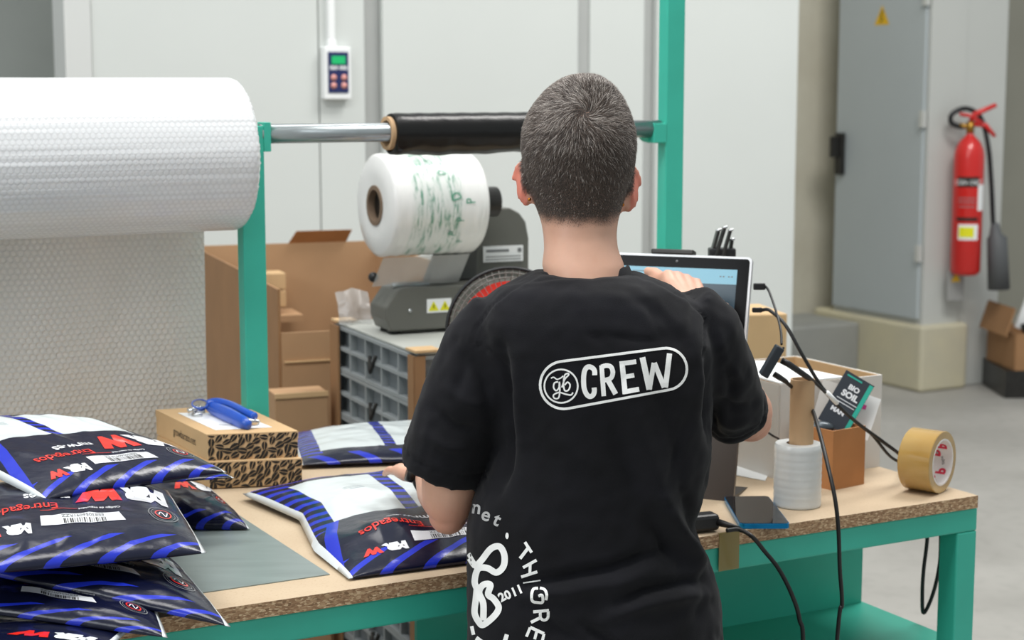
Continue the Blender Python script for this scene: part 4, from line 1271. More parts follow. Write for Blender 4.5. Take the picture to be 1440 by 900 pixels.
b = MB(); b.hexa([Vector(p) for p in ((-ww, .0, wh + .001), (-.09, .0, wh + .001), (-.12, wd_ * .75, wh + .006), (-ww, wd_ * .9, wh + .006), (-ww, .0, wh + .004), (-.09, .0, wh + .004), (-.12, wd_ * .75, wh + .009), (-ww, wd_ * .9, wh + .009))]); b.build('flap', M['paper'], wbx, world=False)
o = MB(); P = [G(x, y, TOP) for x, y in ((1030, 668), (1076, 677), (1092, 646), (1036, 642))]
o.hexa([p + Vector((0, 0, .0006)) for p in P] + [p + Vector((0, 0, .0016)) for p in P]); o = o.build('paper_note', M['paper']); tag(o, 'white slip of paper between the tablet and the film roll', 'paper')

# tape patch on the rail
P = [tuv(G(x, 768, .93))[0] for x in (1001, 1040)]
b = MB(); tbox(b, P[0], P[1], -.0055, -.0045, .893, .955); tbox(b, P[0], P[1], -.0055, .0, .9545, .9552)
o = b.build('tape_patch', M['tapefoil']); tag(o, 'strip of brown tape stuck over the bench edge', 'tape')

# plug adapter
ap = G(998, 750, TOP)
ad = thing('plug_adapter', ap, 'black plug on the bench front edge beside the smartphone', 'plug')
MB().box(ap + Vector((-.012, .012, .016)), (.052, .032, .027), .35, .006).build('body', M['black'], ad)
a = ap + Vector((.012, .01, .016)); c = G(1040, 743, TOP + .014)
MB().tube([a, a.lerp(c, .5), c], [.0065, .005, .003], 10).build('strain_relief', M['rubber'], ad)
def cable(pts, r, name, label, n=8, cat='cable'):
    o = MB().tube(spline(pts, n), r, 8).build(name, M['rubber']); return tag(o, label, cat)
cable([G(1022, 746, TOP + .015), G(1040, 745, TOP + .014), G(1058, 755, TOP + .008), D(1075, 775, 2.62), D(1095, 800, 2.62), D(1113, 835, 2.62), D(1124, 870, 2.63), D(1129, 930, 2.63), Vector((D(1129, 930, 2.63).x, 2.66, .35)), Vector((D(1129, 930, 2.63).x, 2.72, .02)), Vector((D(1129, 930, 2.63).x + .05, 3.0, .006))], .0036, 'power_cable', 'black power cable dropping from the plug over the bench edge')
# hub and its leads
h0 = D(1085, 508, 2.80)
hub = thing('usb_hub', h0, 'small black hub hanging in the air on its cables', 'hub')
d_ = D(1100, 484, 2.8) - D(1072, 532, 2.8); R0 = d_.to_track_quat('Z', 'Y').to_matrix()
MB().box(h0, (.026, .014, .056), R=R0, bev=.002).build('body', mat('hub_shell', rgb(34, 42, 50), .35), hub)
MB().box(h0 + Vector((.007, -.007, .003)), (.006, .003, .05), R=R0, bev=.001).build('side_band', M['black'], hub)
e1 = D(1109, 512, 2.81); e2 = D(1095, 530, 2.81)
MB().tube([e1 + Vector((-.012, 0, .006)), e1, D(1135, 530, 2.83), D(1145, 536, 2.84)], [.0055, .0055, .005, .0025], 10).build('plug', M['black'], hub)
MB().tube([e2 + Vector((-.008, 0, .005)), e2, D(1106, 537, 2.82)], [.005, .005, .004], 10).build('plug', M['black'], hub)
pt = tp(-.001, 0); pc1 = D(1063, 403, 2.97); pc2 = D(1060, 436, 2.965)
MB().box(pc1 + Vector((.006, 0, 0)), (.021, .008, .012), bev=.002).build('plug', M['black'], TBL); MB().box(pc2 + Vector((.006, 0, 0)), (.018, .007, .009), bev=.002).build('plug', M['black'], TBL)
cable([pc1 + Vector((.017, 0, 0)), D(1082, 411, 2.95), D(1092, 440, 2.9), D(1098, 465, 2.85), D(1099, 484, 2.8)], .0022, 'hub_cable', 'thin black cable from the tablet edge down to the hub')
cable([pc2 + Vector((.015, 0, 0)), D(1083, 437, 2.95), D(1105, 458, 2.92), D(1130, 502, 2.9), D(1160, 550, 2.9), D(1200, 590, 2.92), D(1240, 620, 2.95), D(1268, 642, 2.99), G(1285, 672, TOP + .004) + Vector((0, .1, 0))], .0032, 'charging_cable', 'thick black cable from the tablet sweeping past the tape roll')
cable([D(1143, 535, 2.84), D(1165, 556, 2.87), D(1195, 586, 2.9), D(1225, 610, 2.94), D(1250, 640, 2.98), D(1268, 652, 3.02), G(1290, 676, TOP + .003) + Vector((0, .12, 0))], .0028, 'monitor_cable', 'black cable from the hub with a white sleeve, behind the tape')
o = MB().tube([D(1163, 552, 2.862), D(1177, 567, 2.878)], .0042, 10).build('cable_sleeve', M['paper']); tag(o, 'short white sleeve on the hub cable', 'cable tag')
cable([D(1105, 537, 2.82), D(1122, 552, 2.86), D(1140, 572, 2.85), D(1150, 600, 2.78), D(1163, 650, 2.70), D(1174, 700, 2.66), D(1179, 745, 2.65), D(1181, 800, 2.66), D(1184, 850, 2.67), D(1178, 890, 2.67), Vector((D(1168, 960, 2.67).x, 2.70, .4)), Vector((D(1168, 960, 2.67).x, 2.76, .02)), Vector((D(1168, 960, 2.67).x + .1, 3.05, .006))], .0034, 'usb_cable', 'black cable crossing in front of the film roll and bench rail')
cable([D(1303, 712, 3.05), D(1304, 756, 3.05), D(1299, 800, 3.05), D(1297, 835, 3.05), D(1299, 862, 3.05), D(1312, 835, 3.05), D(1321, 795, 3.05), D(1323, 756, 3.05), D(1322, 712, 3.05)], .0036, 'looped_cable', 'black cable loop hanging under the bench at the right leg')
cable([D(1080, 608, 3.0), D(1087, 613, 3.0), D(1095, 617, 3.03)], .002, 'thin_lead', 'short black lead showing between the elbow and brown box')
# dark stuff under the bench
o = tbox(MB(), -1.9, -1.0, .35, .75, 0, .62, bev=.01).build('storage_bin', mat('dark_bin', rgb(52, 48, 44), .7)); tag(o, 'dark storage bin under the left half of the bench', 'bin')


# ------------------------------------------------------------------ the person
YB = 2.33                                 # depth of the body's axis
person = thing('person', (D(830, 500, YB).x, YB, 0), 'person seen from behind in black printed T-shirt with short greying hair', 'person')


def ringloft(mb, rows, n=40, ex=2.4):
    """rows: (pixel y, left x, right x, back depth, front depth[, axis y]) -> closed lofted skin"""
    V = []; F = []
    for row in rows:
        y, xl, xr, bk, fr = row[:5]; yc = row[5] if len(row) > 5 else YB
        L = D(xl, y, yc); R = D(xr, y, yc); c = (L + R) / 2; hw = (R.x - L.x) / 2
        for k in range(n):
            a = 2 * pi * k / n; ca, sa = math.cos(a), math.sin(a)
            x = hw * (abs(ca) ** (2 / ex)) * (1 if ca > 0 else -1); dpt = (fr if sa > 0 else bk) * (abs(sa) ** (2 / ex)) * (1 if sa > 0 else -1)
            V.append(Vector((c.x + x, c.y + dpt, c.z)))
    m_ = len(rows)
    for i in range(m_ - 1):
        for k in range(n): F.append((i * n + k, i * n + (k + 1) % n, (i + 1) * n + (k + 1) % n, (i + 1) * n + k))
    F.append(tuple(range(n))); F.append(tuple(range((m_ - 1) * n, m_ * n)))
    mb.add(V, F, True)


def remeshed(mb, voxel, smooth=6, fac=.5):
    bmesh.ops.recalc_face_normals(mb.bm, faces=mb.bm.faces[:])
    me = bpy.data.meshes.new('tmp'); mb.bm.to_mesh(me); mb.bm.free()
    o = bpy.data.objects.new('tmp', me); COL.objects.link(o)
    r = o.modifiers.new('r', 'REMESH'); r.mode = 'VOXEL'; r.voxel_size = voxel; r.use_smooth_shade = True
    s_ = o.modifiers.new('s', 'SMOOTH'); s_.factor = fac; s_.iterations = smooth
    dg = bpy.context.evaluated_depsgraph_get(); out = bpy.data.meshes.new_from_object(o.evaluated_get(dg))
    bpy.data.objects.remove(o); bpy.data.meshes.remove(me); out.shade_smooth(); return out


# body: head, neck, torso, arms, hands, legs as one surface
b = MB()
HY = 2.37
head = [(108, 812, 832, .015, .015, HY - .015), (110, 801, 842, .03, .035, HY - .013), (115, 789, 850, .046, .05, HY - .01), (123, 777, 860, .06, .064, HY - .008), (134, 764.5, 869, .073, .076, HY), (146, 755, 876, .084, .083, HY), (160, 746.5, 882.5, .092, .088, HY),
        (180, 738.5, 889, .100, .09, HY), (205, 736, 892, .102, .092, HY), (232, 738.5, 890, .097, .093, HY), (252, 742, 885, .09, .094, HY), (275, 749, 878, .078, .094, HY),
        (295, 755, 873, .066, .094, HY - .005), (312, 761, 869, .058, .088, HY - .012), (330, 764, 867, .055, .066, HY - .02), (350, 765, 869, .056, .050, HY - .03), (372, 762, 878, .062, .055, HY - .035), (395, 768, 878, .066, .055, HY - .04), (420, 745, 905, .075, .06, YB)]
ringloft(b, head, 40, 2.15)
torso = [(405, 750, 890, .06, .05), (420, 725, 930, .08, .07), (445, 705, 960, .095, .09), (500, 705, 980, .10, .105), (600, 728, 980, .09, .11), (700, 722, 960, .085, .12), (800, 700, 975, .09, .13), (900, 685, 1000, .115, .13), (990, 690, 1000, .12, .12)]
ringloft(b, torso, 40, 2.4)
hipz = D(840, 960, YB).z; hx = D(845, 960, YB).x
for sx in (-1, 1):
    b.tube([(hx + sx * .08, YB, hipz + .02), (hx + sx * .09, YB + .01, .68), (hx + sx * .09, YB + .015, .48), (hx + sx * .095, YB, .28), (hx + sx * .095, YB - .01, .09), (hx + sx * .095, YB + .02, .05)], [.085, .078, .058, .052, .038, .036], 20)
# face details
fx = D(814, 230, HY).x; eyez = D(814, 222, HY + .09).z
b.tube([(fx, HY + .09, eyez + .01), (fx, HY + .1, eyez - .015), (fx, HY + .112, eyez - .04), (fx, HY + .095, eyez - .047)], [.008, .009, .014, .01], 10)
for sx in (-1, 1):
    b.sphere((fx + sx * .03, HY + .078, eyez), .014, 8); b.sphere((fx + sx * .012, HY + .098, eyez - .042), .008, 6)
    b.tube([(fx + sx * .012, HY + .088, eyez + .018), (fx + sx * .03, HY + .086, eyez + .022), (fx + sx * .048, HY + .07, eyez + .014)], [.006, .007, .005], 8)
b.tube([(fx - .024, HY + .085, eyez - .068), (fx, HY + .097, eyez - .066), (fx + .024, HY + .085, eyez - .068)], [.004, .007, .004], 8)
b.tube([(fx - .022, HY + .084, eyez - .077), (fx, HY + .096, eyez - .078), (fx + .022, HY + .084, eyez - .077)], [.004, .007, .004], 8)
b.sphere((fx, HY + .066, eyez - .090), .028, 10); b.tube([(fx - .036, HY + .03, eyez - .070), (fx - .020, HY + .06, eyez - .092), (fx + .020, HY + .06, eyez - .092), (fx + .036, HY + .03, eyez - .070)], [.014, .018, .018, .014], 10)
# ears
def ear(px_, y0, y1, sx):
    c = D(px_, (y0 + y1) / 2, HY + .0); h = (D(px_, y0, HY).z - D(px_, y1, HY).z) / 2
    R0 = Matrix.Rotation(-sx * .62, 3, 'Z') @ Matrix.Rotation(-sx * .12, 3, 'Y')
    P = []
    for i in range(11):
        a = math.radians(-60 + i * 24); P.append(c + R0 @ Vector((sx * .002 * math.cos(a), .014 - .017 * math.cos(a) * 1.0, h * .9 * math.sin(a) + .003)))
    b.tube(P, [.0035, .0045, .005, .0055, .0055, .0055, .005, .005, .005, .0045, .004], 8)
    b.sphere(c + R0 @ Vector((-sx * .002, .008, 0)), 1, 10, (.005, .016, h * .92), R0)
    b.sphere(c + R0 @ Vector((-sx * .005, .0, -h * .74)), 1, 8, (.0065, .0085, .010), R0)
ear(738.5, 231, 289, -1); ear(886, 238, 298, 1)
# left arm (viewer's left): upper arm, elbow, forearm going forward to the mailer
def Dl(*a): return [D(*p) for p in a]
LA = Dl((700, 455, YB), (668, 540, YB + .01), (645, 620, YB + .02), (634, 680, YB + .035), (630, 714, YB + .05))
b.tube(spline(LA, 4), [.046 - .0105 * max(0, (i - 8) / 8) ** 1.5 for i in range(len(spline(LA, 4)))], 20)
b.sphere(D(630, 724, YB + .048), .0285, 10)
LF = Dl((642, 700, YB + .06), (629, 697, YB + .11), (617, 688, YB + .17), (609, 677, YB + .24), (604, 668, YB + .29))
b.tube(LF, [.039, .043, .038, .030, .0265], 20, flat=.9)
wl_ = LF[-1]
def hand(mb, wrist, palm, side, up, fingers, thumb, fr_=.0082):
    """palm slab from the wrist to the knuckles, then five fingers"""
    d = (palm - wrist); pl = d.length; d = d.normalized(); s_ = (side - d * side.dot(d)).normalized(); n_ = d.cross(s_)
    for i in range(4):
        o_ = (i - 1.5) * .019
        mb.tube([wrist + s_ * o_ * .55, wrist + d * pl * .5 + s_ * o_ * .95, palm + s_ * o_ + (-d * abs(i - 1.3) * .004)], [.014, .0135, .0108], 12)
    for i in range(4):
        o_ = (i - 1.5) * .020; base = palm + s_ * o_ - d * (.008 + abs(i - 1.3) * .004)
        P = [base]
        for st_ in fingers[i]: P.append(P[-1] + d * st_[0] + n_ * st_[1] + s_ * st_[2])
        k_ = fr_ * (1, 1.03, 1, .88)[i]
        mb.tube(P, [k_ * 1.15, k_ * 1.06, k_ * .98, k_ * .78][:len(P)], 12)
        mb.sphere(P[-1], k_ * .8, 6)
    P = [wrist + d * .02 - s_ * .018]
    for st_ in thumb: P.append(P[-1] + d * st_[0] + n_ * st_[1] + s_ * st_[2])
    mb.tube(P, [.013, .0115, .0098, .0078][:len(P)], 12); mb.sphere(P[-1], .0082, 6)
# left hand: palm down over the mailer, fingers pointing forward-left
lw = wl_; lpalm = lw + Vector((-.030, .066, -.004))
fl_ = [[(.036, .004, -.002), (.020, .014, 0), (.012, .014, 0)], [(.038, .004, 0), (.024, .014, 0), (.014, .014, 0)], [(.036, .004, .002), (.022, .014, 0), (.013, .014, 0)], [(.028, .004, .004), (.016, .012, 0), (.011, .011, 0)]]
nn_ = 1
sd = Vector((-1, -.4, 0))
hand(b, lw, lpalm, sd, None, [[(a, c * -.45, e) for a, c, e in f] for f in fl_], [(.016, .004, -.02), (.022, .006, -.012), (.02, .006, -.002)])
# right arm: elbow to the side, forearm up to the tablet
RAr = Dl((985, 455, YB), (1010, 510, YB + .06), (1032, 560, YB + .13), (1050, 583, YB + .18))
b.tube(spline(RAr, 4), [.05 - .0007 * i for i in range(len(spline(RAr, 4)))], 20)
b.sphere(D(1056, 592, YB + .185), .032, 10)
RFo = Dl((1054, 590, YB + .20), (1034, 562, YB + .28), (1002, 510, YB + .37), (976, 450, YB + .46), (968, 423, YB + .50))
b.tube(RFo, [.038, .040, .034, .026, .0245], 20, flat=.9)
rw = RFo[-1]; rpalm = D(956, 386, YB + .55)
sd2 = (D(990, 410, YB + .56) - D(940, 392, YB + .54))
dirr = (rpalm - rw).normalized(); s2 = (sd2 - dirr * sd2.dot(dirr)).normalized(); n2 = dirr.cross(s2)
sgn2 = 1 if n2.y > 0 else -1
fr2 = [[(.016, .034, -.006), (.004, .026, -.003), (-.004, .014, 0)], [(.014, .034, 0), (-.002, .026, 0), (-.012, .012, 0)], [(.010, .032, 0), (-.008, .024, 0), (-.014, .010, 0)], [(.008, .026, .002), (-.008, .018, 0), (-.010, .010, 0)]]
hand(b, rw, rpalm, sd2, None, [[(a, c * sgn2, e) for a, c, e in f] for f in fr2], [(.034, .012 * sgn2, -.010), (.026, .010 * sgn2, -.006), (.014, .012 * sgn2, -.004)])
body = remeshed(b, .0042, 5, .5)
atS = body.attributes.new('scalp', 'FLOAT', 'POINT'); atF = body.attributes.new('flush', 'FLOAT', 'POINT')


def sstep(a, c, x): t = max(0, min(1, (x - a) / (c - a))); return t * t * (3 - 2 * t)


def scalp(p):
    """1 under hair, 0 on bare skin"""
    y = px(Vector((p.x, HY - .05, p.z)))[1]
    if y > 335 or p.y > HY + .12 or p.z < 1.3: return 0
    dx = abs(p.x - fx) / .075
    back = sstep(HY + .015, HY - .02, p.y)
    lim_b = 312 - 30 * max(0, dx - .45) ** 1.2 - 8 * (1 - min(1, dx * 2.5)) * 0
    lim_f = 225 - 75 * sstep(HY - .01, HY + .08, p.y)
    lim = lim_b * back + lim_f * (1 - back)
    return sstep(lim + 9, lim - 13, y + 4 * noise.noise(p * 60))


vals = [scalp(v.co) for v in body.vertices]; atS.data.foreach_set('value', vals)
ec = [D(738, 262, HY), D(886, 270, HY)]
fl2 = []
for v in body.vertices:
    d = min((v.co - e).length for e in ec); e_ = min((v.co - D(632, 735, YB + .04)).length, (v.co - D(1060, 592, YB + .18)).length)
    f = max(sstep(.045, .028, d) * (1 if abs(v.co.x - fx) > .071 else .2), .3 * sstep(.07, .02, e_), .45 * sstep(.05, .02, (v.co - (rpalm + dirr * .01)).length))
    fl2.append(f * (0 if v.co.z < 1.0 else 1))
atF.data.foreach_set('value', fl2)
bo = link(body, 'body', M['skin'], person)
# hair strands
bt = body; rnd = random.Random(4); sets = ([], [], [])
wh = D(824, 160, HY - .1); wh = Vector((wh.x, HY - .09, wh.z))
body.calc_loop_triangles(); inv = person.location
cand = []
for tr_ in body.loop_triangles:
    a, c, d = [body.vertices[i] for i in tr_.vertices]
    m_ = (vals[tr_.vertices[0]] + vals[tr_.vertices[1]] + vals[tr_.vertices[2]]) / 3
    if m_ > .02: cand.append((a.co + inv, c.co + inv, d.co + inv, tr_.area, m_, (a.normal + c.normal + d.normal).normalized()))
tot = sum(c[3] for c in cand)
NH = 42000
for a, c, d, ar_, m_, nn in cand:
    k_ = NH * ar_ / tot; k_ = int(k_) + (1 if rnd.random() < k_ % 1 else 0)
    for _ in range(k_):
        if rnd.random() > m_ ** .8: continue
        u_, v_ = rnd.random(), rnd.random()
        if u_ + v_ > 1: u_, v_ = 1 - u_, 1 - v_
        p = a + (c - a) * u_ + (d - a) * v_
        t = p - wh; t = (t - nn * t.dot(nn)); t = t.normalized() if t.length > 1e-4 else Vector((1, 0, 0))
        sw = nn.cross(t); t = (t + sw * (1.0 * math.exp(-((p - wh).length / .035) ** 2) + .55 * noise.noise(p * 38) + rnd.gauss(0, .3))).normalized()
        yy = px(p)[1]; topk = sstep(300, 170, yy)
        L = (.0035 + .0125 * topk) * (.4 + .6 * m_) * rnd.uniform(.7, 1.2)
        lift = .42 + .12 * topk + .12 * noise.noise(p * 30 + Vector((9, 0, 0)))
        dv = (t + nn * lift).normalized(); q1 = p + dv * L * .55; q2 = p + (t * 1.25 + nn * lift * .75 + Vector((0, 0, -.12))).normalized() * L
        s_ = dv.cross(nn); s_ = s_.normalized() if s_.length > 1e-5 else Vector((1, 0, 0)); wd = rnd.uniform(.00016, .0003)
        p0 = p - nn * .0008
        g_ = rnd.random(); gl = .40 * sstep(270, 130, yy) + .06
        sets[2 if g_ < gl * .6 else (1 if g_ < .58 else 0)].append((p0 - s_ * wd, p0 + s_ * wd, q1 + s_ * wd * .8, q1 - s_ * wd * .8, q2))
hr = None
for st_, mm, nm in zip(sets, ('hair_dark', 'hair_mid', 'hair_grey'), ('dark_strands', 'brown_strands', 'grey_strands')):
    V = []; F = []
    for q in st_:
        i = len(V); V += [v - inv for v in q]; F += [(i, i + 1, i + 2, i + 3), (i + 3, i + 2, i + 4)]
    me = bpy.data.meshes.new(nm); me.from_pydata(V, [], F); me.update(); me.materials.append(M[mm])
    o = bpy.data.objects.new('hair' if hr is None else nm, me); COL.objects.link(o); o.parent = hr or person; o['kind'] = 'stuff'
    hr = hr or o
# ear studs
for e_ in ((744.5, 280.5), (875.5, 288)):
    p = D(e_[0], e_[1], HY - .012); MB().sphere(p, .0026, 6).build('ear_stud', M['skinstud'], person)

# shirt ---------------------------------------------------------------------
b = MB()
rows = [(382, 752, 900, .085, .07, YB + .012), (389, 735, 920, .095, .08, YB + .01), (402, 705, 952, .105, .09), (420, 684, 974, .115, .1), (445, 672, 992, .125, .11), (480, 674, 1002, .13, .12), (520, 686, 1004, .13, .125), (560, 697, 1005, .128, .13),
        (620, 700, 1002, .122, .132), (660, 688, 996, .118, .134), (700, 668, 990, .115, .136), (735, 658, 980, .115, .14), (765, 657, 983, .118, .145), (800, 657, 1001, .125, .148), (850, 656, 1015, .132, .15), (900, 656, 1016, .136, .15), (960, 652, 1014, .138, .15), (1010, 650, 1012, .138, .15)]
ringloft(b, rows, 48, 2.5)
SL = Dl((712, 440, YB), (690, 480, YB), (668, 535, YB + .005), (645, 592, YB + .012), (628, 640, YB + .02), (622, 662, YB + .024))
b.tube(SL, [.048, .062, .066, .064, .062, .0595], 32)
SR = Dl((955, 440, YB), (984, 468, YB + .01), (1008, 520, YB + .045), (1024, 560, YB + .09), (1033, 582, YB + .12), (1036, 588, YB + .13))
b.tube(SR, [.054, .060, .057, .053, .047, .042], 32)
shirt = remeshed(b, .0052, 7, .5)


def segdist(x, y, pts):
    best = 1e9; side = 0; tt = 0; n = len(pts) - 1
    for i in range(n):
        ax, ay = pts[i]; bx_, by_ = pts[i + 1]; dx, dy = bx_ - ax, by_ - ay; L2 = dx * dx + dy * dy
        t = max(0, min(1, ((x - ax) * dx + (y - ay) * dy) / L2)); ex_, ey_ = ax + dx * t - x, ay + dy * t - y; d = math.hypot(ex_, ey_)
        if d < best: best = d; side = 1 if dx * (y - ay) - dy * (x - ax) > 0 else -1; tt = (i + t) / n
    return best, side, tt


# (path, depth in m, width in px): grooves negative, ridges positive
FOLDS = [([(740, 822), (800, 812), (860, 800), (905, 783), (935, 775)], -.010, 9), ([(735, 838), (800, 830), (870, 818), (920, 800)], .007, 12),
         ([(935, 700), (950, 735), (968, 765), (984, 790), (980, 806)], .012, 11), ([(915, 730), (935, 765), (955, 788)], -.008, 10), ([(870, 850), (905, 832), (950, 822), (990, 812)], -.009, 8),
         ([(850, 870), (900, 850), (960, 838), (1005, 835)], .007, 11), ([(820, 880), (850, 900), (880, 925)], -.007, 8), ([(760, 860), (780, 885), (820, 905)], -.006, 9), ([(960, 690), (975, 720), (985, 760)], -.006, 8),
         ([(884, 560), (905, 620), (925, 680), (940, 715)], .006, 16), ([(860, 590), (880, 650), (900, 700)], -.004, 14), ([(930, 560), (950, 620), (958, 680)], -.004, 12),
         ([(704, 490), (712, 540), (714, 600), (708, 660), (700, 690)], -.011, 9), ([(722, 500), (728, 560), (730, 620)], .005, 12),
         ([(990, 500), (998, 540), (1000, 590), (1000, 620)], -.010, 8), ([(975, 470), (985, 520), (985, 570)], .004, 11),
         ([(820, 445), (830, 470), (850, 480)], -.0022, 5), ([(850, 470), (890, 478), (930, 480)], -.002, 5), ([(770, 600), (810, 640), (850, 660)], .0025, 14), ([(880, 410), (930, 440), (965, 490)], -.002, 8),
         ([(640, 480), (652, 520), (640, 560)], -.004, 8), ([(615, 580), (640, 600), (675, 605)], -.0045, 7), ([(600, 610), (630, 628), (665, 632)], .004, 8), ([(655, 500), (680, 540), (690, 590)], -.005, 8), ([(625, 545), (655, 565), (685, 572)], .0035, 8),
         ([(1020, 500), (1030, 540), (1030, 580)], -.004, 7), ([(1005, 560), (1030, 575), (1060, 570)], -.004, 6), ([(1002, 590), (1030, 600), (1062, 592)], .0035, 6), ([(1010, 470), (1022, 510), (1045, 540)], .003, 7)]
SEAMS = [[(742, 398), (780, 391), (830, 388), (870, 386), (898, 382)], [(762, 384), (720, 408), (690, 432), (668, 462), (664, 480)], [(664, 480), (690, 492), (706, 520), (712, 560)], [(898, 386), (935, 404), (970, 424), (992, 448), (985, 500)]]
hemL = (SL[-1] - SL[-2]).normalized(); hemR = (SR[-1] - SR[-2]).normalized()
nrm_ = [v.normal.copy() for v in shirt.vertices]
for v, nn in zip(shirt.vertices, nrm_):
    p = v.co; x, y = px(p); dsp = 0
    dsp += .0035 * noise.noise(p * 9) + .0026 * noise.noise(Vector((p.x * 26, p.y * 20, p.z * 11))) + .0014 * noise.noise(p * 55) - .0028 * max(0, 1 - 7 * abs(noise.noise(Vector((p.x * 9 + p.z * 5, p.y * 7, p.z * 8 - p.x * 4 + 3))))) * max(0, min(1, abs(p.x - .02) * 7 - .3))
    f_ = max(0, min(1, -nn.y * 2.2 + .15))
    if f_ > 0:
        for pts, dep, wd in FOLDS:
            if min(q[0] for q in pts) - 30 < x < max(q[0] for q in pts) + 30 and min(q[1] for q in pts) - 30 < y < max(q[1] for q in pts) + 30:
                d, s_, t = segdist(x, y, pts)
                if d < wd * 3: dsp += 1.6 * dep * f_ * math.exp(-(d / wd) ** 2) * math.sin(pi * min(.95, max(.05, t))) ** .5
        for pts in SEAMS:
            d, s_, t = segdist(x, y, pts)
            if d < 7: dsp += f_ * (-.0022 * math.exp(-(d / 1.6) ** 2) + .001 * math.exp(-((d - 4) / 2) ** 2))
    for e_, hd, rr_ in ((SL[-1], hemL, .1), (SR[-1], hemR, .085)):
        q = p - e_
        if q.length < rr_:
            h = q.dot(hd)
            if -.034 < h < .02: dsp += .0012 - .003 * math.exp(-((h + .024) / .0022) ** 2)
            if h > -.006: v.co = v.co - hd * (h + .006) * (0 if (q - hd * h).length > rr_ * .52 else 2.2)
    v.co += nn * dsp
shirt.update()
so = link(shirt, 'shirt', M['shirt'], person)
# collar band
cb = MB(); P = []
NKY = YB + .012
for i in range(40):
    a = 2 * pi * i / 40; P.append((a, D(821, 379.5, NKY).x + .0585 * math.cos(a), NKY + .004 + (.064 if math.sin(a) < 0 else .06) * math.sin(a)))
V = []; F = []
zb = D(820, 379, NKY).z
for (rr_, dz) in ((1.0, .010), (1.03, .0115), (1.08, .010), (1.17, -.003), (1.26, -.016), (1.24, -.02), (1.0, -.004)):
    for a, x, y in P:
        cx_ = D(821, 379.5, NKY).x
        tilt = -.0035 - .026 * max(0, math.sin(a)) - (.010 if math.cos(a) < 0 else .002) * math.cos(a) ** 2
        V.append(Vector((cx_ + (x - cx_) * rr_, NKY + (y - NKY) * rr_, zb + dz + tilt)))
for i in range(6):
    for k_ in range(40): F.append((i * 40 + k_, i * 40 + (k_ + 1) % 40, (i + 1) * 40 + (k_ + 1) % 40, (i + 1) * 40 + k_))
cb.add(V, F, True); cb.build('collar', M['shirt'], so)

# print on the shirt, laid on the cloth
bm_ = bmesh.new(); bm_.from_mesh(shirt); bm_.transform(Matrix.Translation(person.location)); tree = BVHTree.FromBMesh(bm_)
cpos = Vector((0, 0, CZ))
def oncloth(x, y):
    r = ray(x, y).normalized(); h = tree.ray_cast(cpos, r)
    if h[0] is None: return None
    if h[0].y > YB + .02: return None
    return h[0] - r * .0011
def pill(x0, y0, r0, x1, y1, r1, n=18):
    a = math.atan2(y1 - y0, x1 - x0); P = []
    for i in range(n + 1): t = a + pi / 2 + pi * i / n; P.append((x0 + r0 * math.cos(t), y0 + r0 * math.sin(t)))
    for i in range(n + 1): t = a - pi / 2 + pi * i / n; P.append((x1 + r1 * math.cos(t), y1 + r1 * math.sin(t)))
    P.append(P[0]); return P
S1 = lambda pts, w_, closed=False, smooth=False: stroke2d(pts, w_, closed, 2.0, smooth)
ringpx = lambda cx, cy, r, w_, n=36: S1([(cx + r * math.cos(2 * pi * i / n), cy + r * math.sin(2 * pi * i / n)) for i in range(n + 1)], w_)
decal('logo_outline', [S1(pill(793, 541.5, 33.5, 936.5, 519, 29.5), 3.6)], oncloth, M['shirt_ink'], so)
decal('logo_circle', [ringpx(789, 543, 23.5, 2.4)], oncloth, M['shirt_ink'], so)
# little script letters in the circle
Z7 = lambda pts: [(730 + x / 3.46, 360 + y / 3.46) for x, y in pts]
scr = [(Z7([(155, 595), (168, 590), (185, 600), (205, 592), (214, 583)]), 1.9), (Z7([(190, 612), (172, 618), (168, 640), (180, 655), (194, 640), (196, 612), (198, 655), (192, 690), (172, 692), (168, 676), (195, 664), (225, 672), (252, 676), (262, 664)]), 2.2),
       (Z7([(208, 640), (222, 600), (240, 580), (238, 572), (222, 580), (216, 620), (222, 654), (240, 652), (248, 628), (236, 614), (222, 628)]), 2.2)]
decal('logo_script', [S1(p, w_, smooth=True) for p, w_ in scr], oncloth, M['shirt_ink'], so)
def letter(name, polys):
    decal(name, [poly2d(Z7(p), 3.0) for p in polys], oncloth, M['shirt_ink'], so)
decal('letter_c', [S1(Z7([(368, 580), (366, 556), (352, 542), (334, 540), (320, 556), (314, 590), (316, 640), (328, 672), (344, 684), (360, 676), (366, 658), (365, 640)]), 7.0, smooth=True)], oncloth, M['shirt_ink'], so)
decal('letter_r', [S1(Z7([(401, 532), (412, 682)]), 6.4), S1(Z7([(400, 540), (425, 533), (447, 540), (456, 566), (448, 592), (428, 602), (408, 604)]), 6.6, smooth=True), S1(Z7([(430, 600), (470, 672)]), 7.2)], oncloth, M['shirt_ink'], so)
decal('letter_e', [S1(Z7([(500, 512), (516, 672)]), 7.4), S1(Z7([(494, 524), (570, 514)]), 6.6), S1(Z7([(505, 590), (560, 580)]), 6.4), S1(Z7([(508, 662), (584, 648)]), 6.8)], oncloth, M['shirt_ink'], so)
decal('letter_w', [S1(Z7([(600, 493), (634, 650)]), 8.2), S1(Z7([(634, 650), (656, 520)]), 6.6), S1(Z7([(658, 520), (706, 640)]), 7.0), S1(Z7([(712, 640), (732, 474)]), 7.4)], oncloth, M['shirt_ink'], so)
Z8 = lambda pts: [(640 + x / 3.79, 680 + y / 3.79) for x, y in pts]
ig = mat('grey_shirt_print', rgb(176, 176, 176), .7)
def tx(body_, x, y, size, rot, mm=None, nm='letter', bold=.03, sx=1):
    sh = text2d(body_, size, size * bold, sx=sx, cell=3)
    return xf(sh, x, y, rot, sx=1, sy=-1)
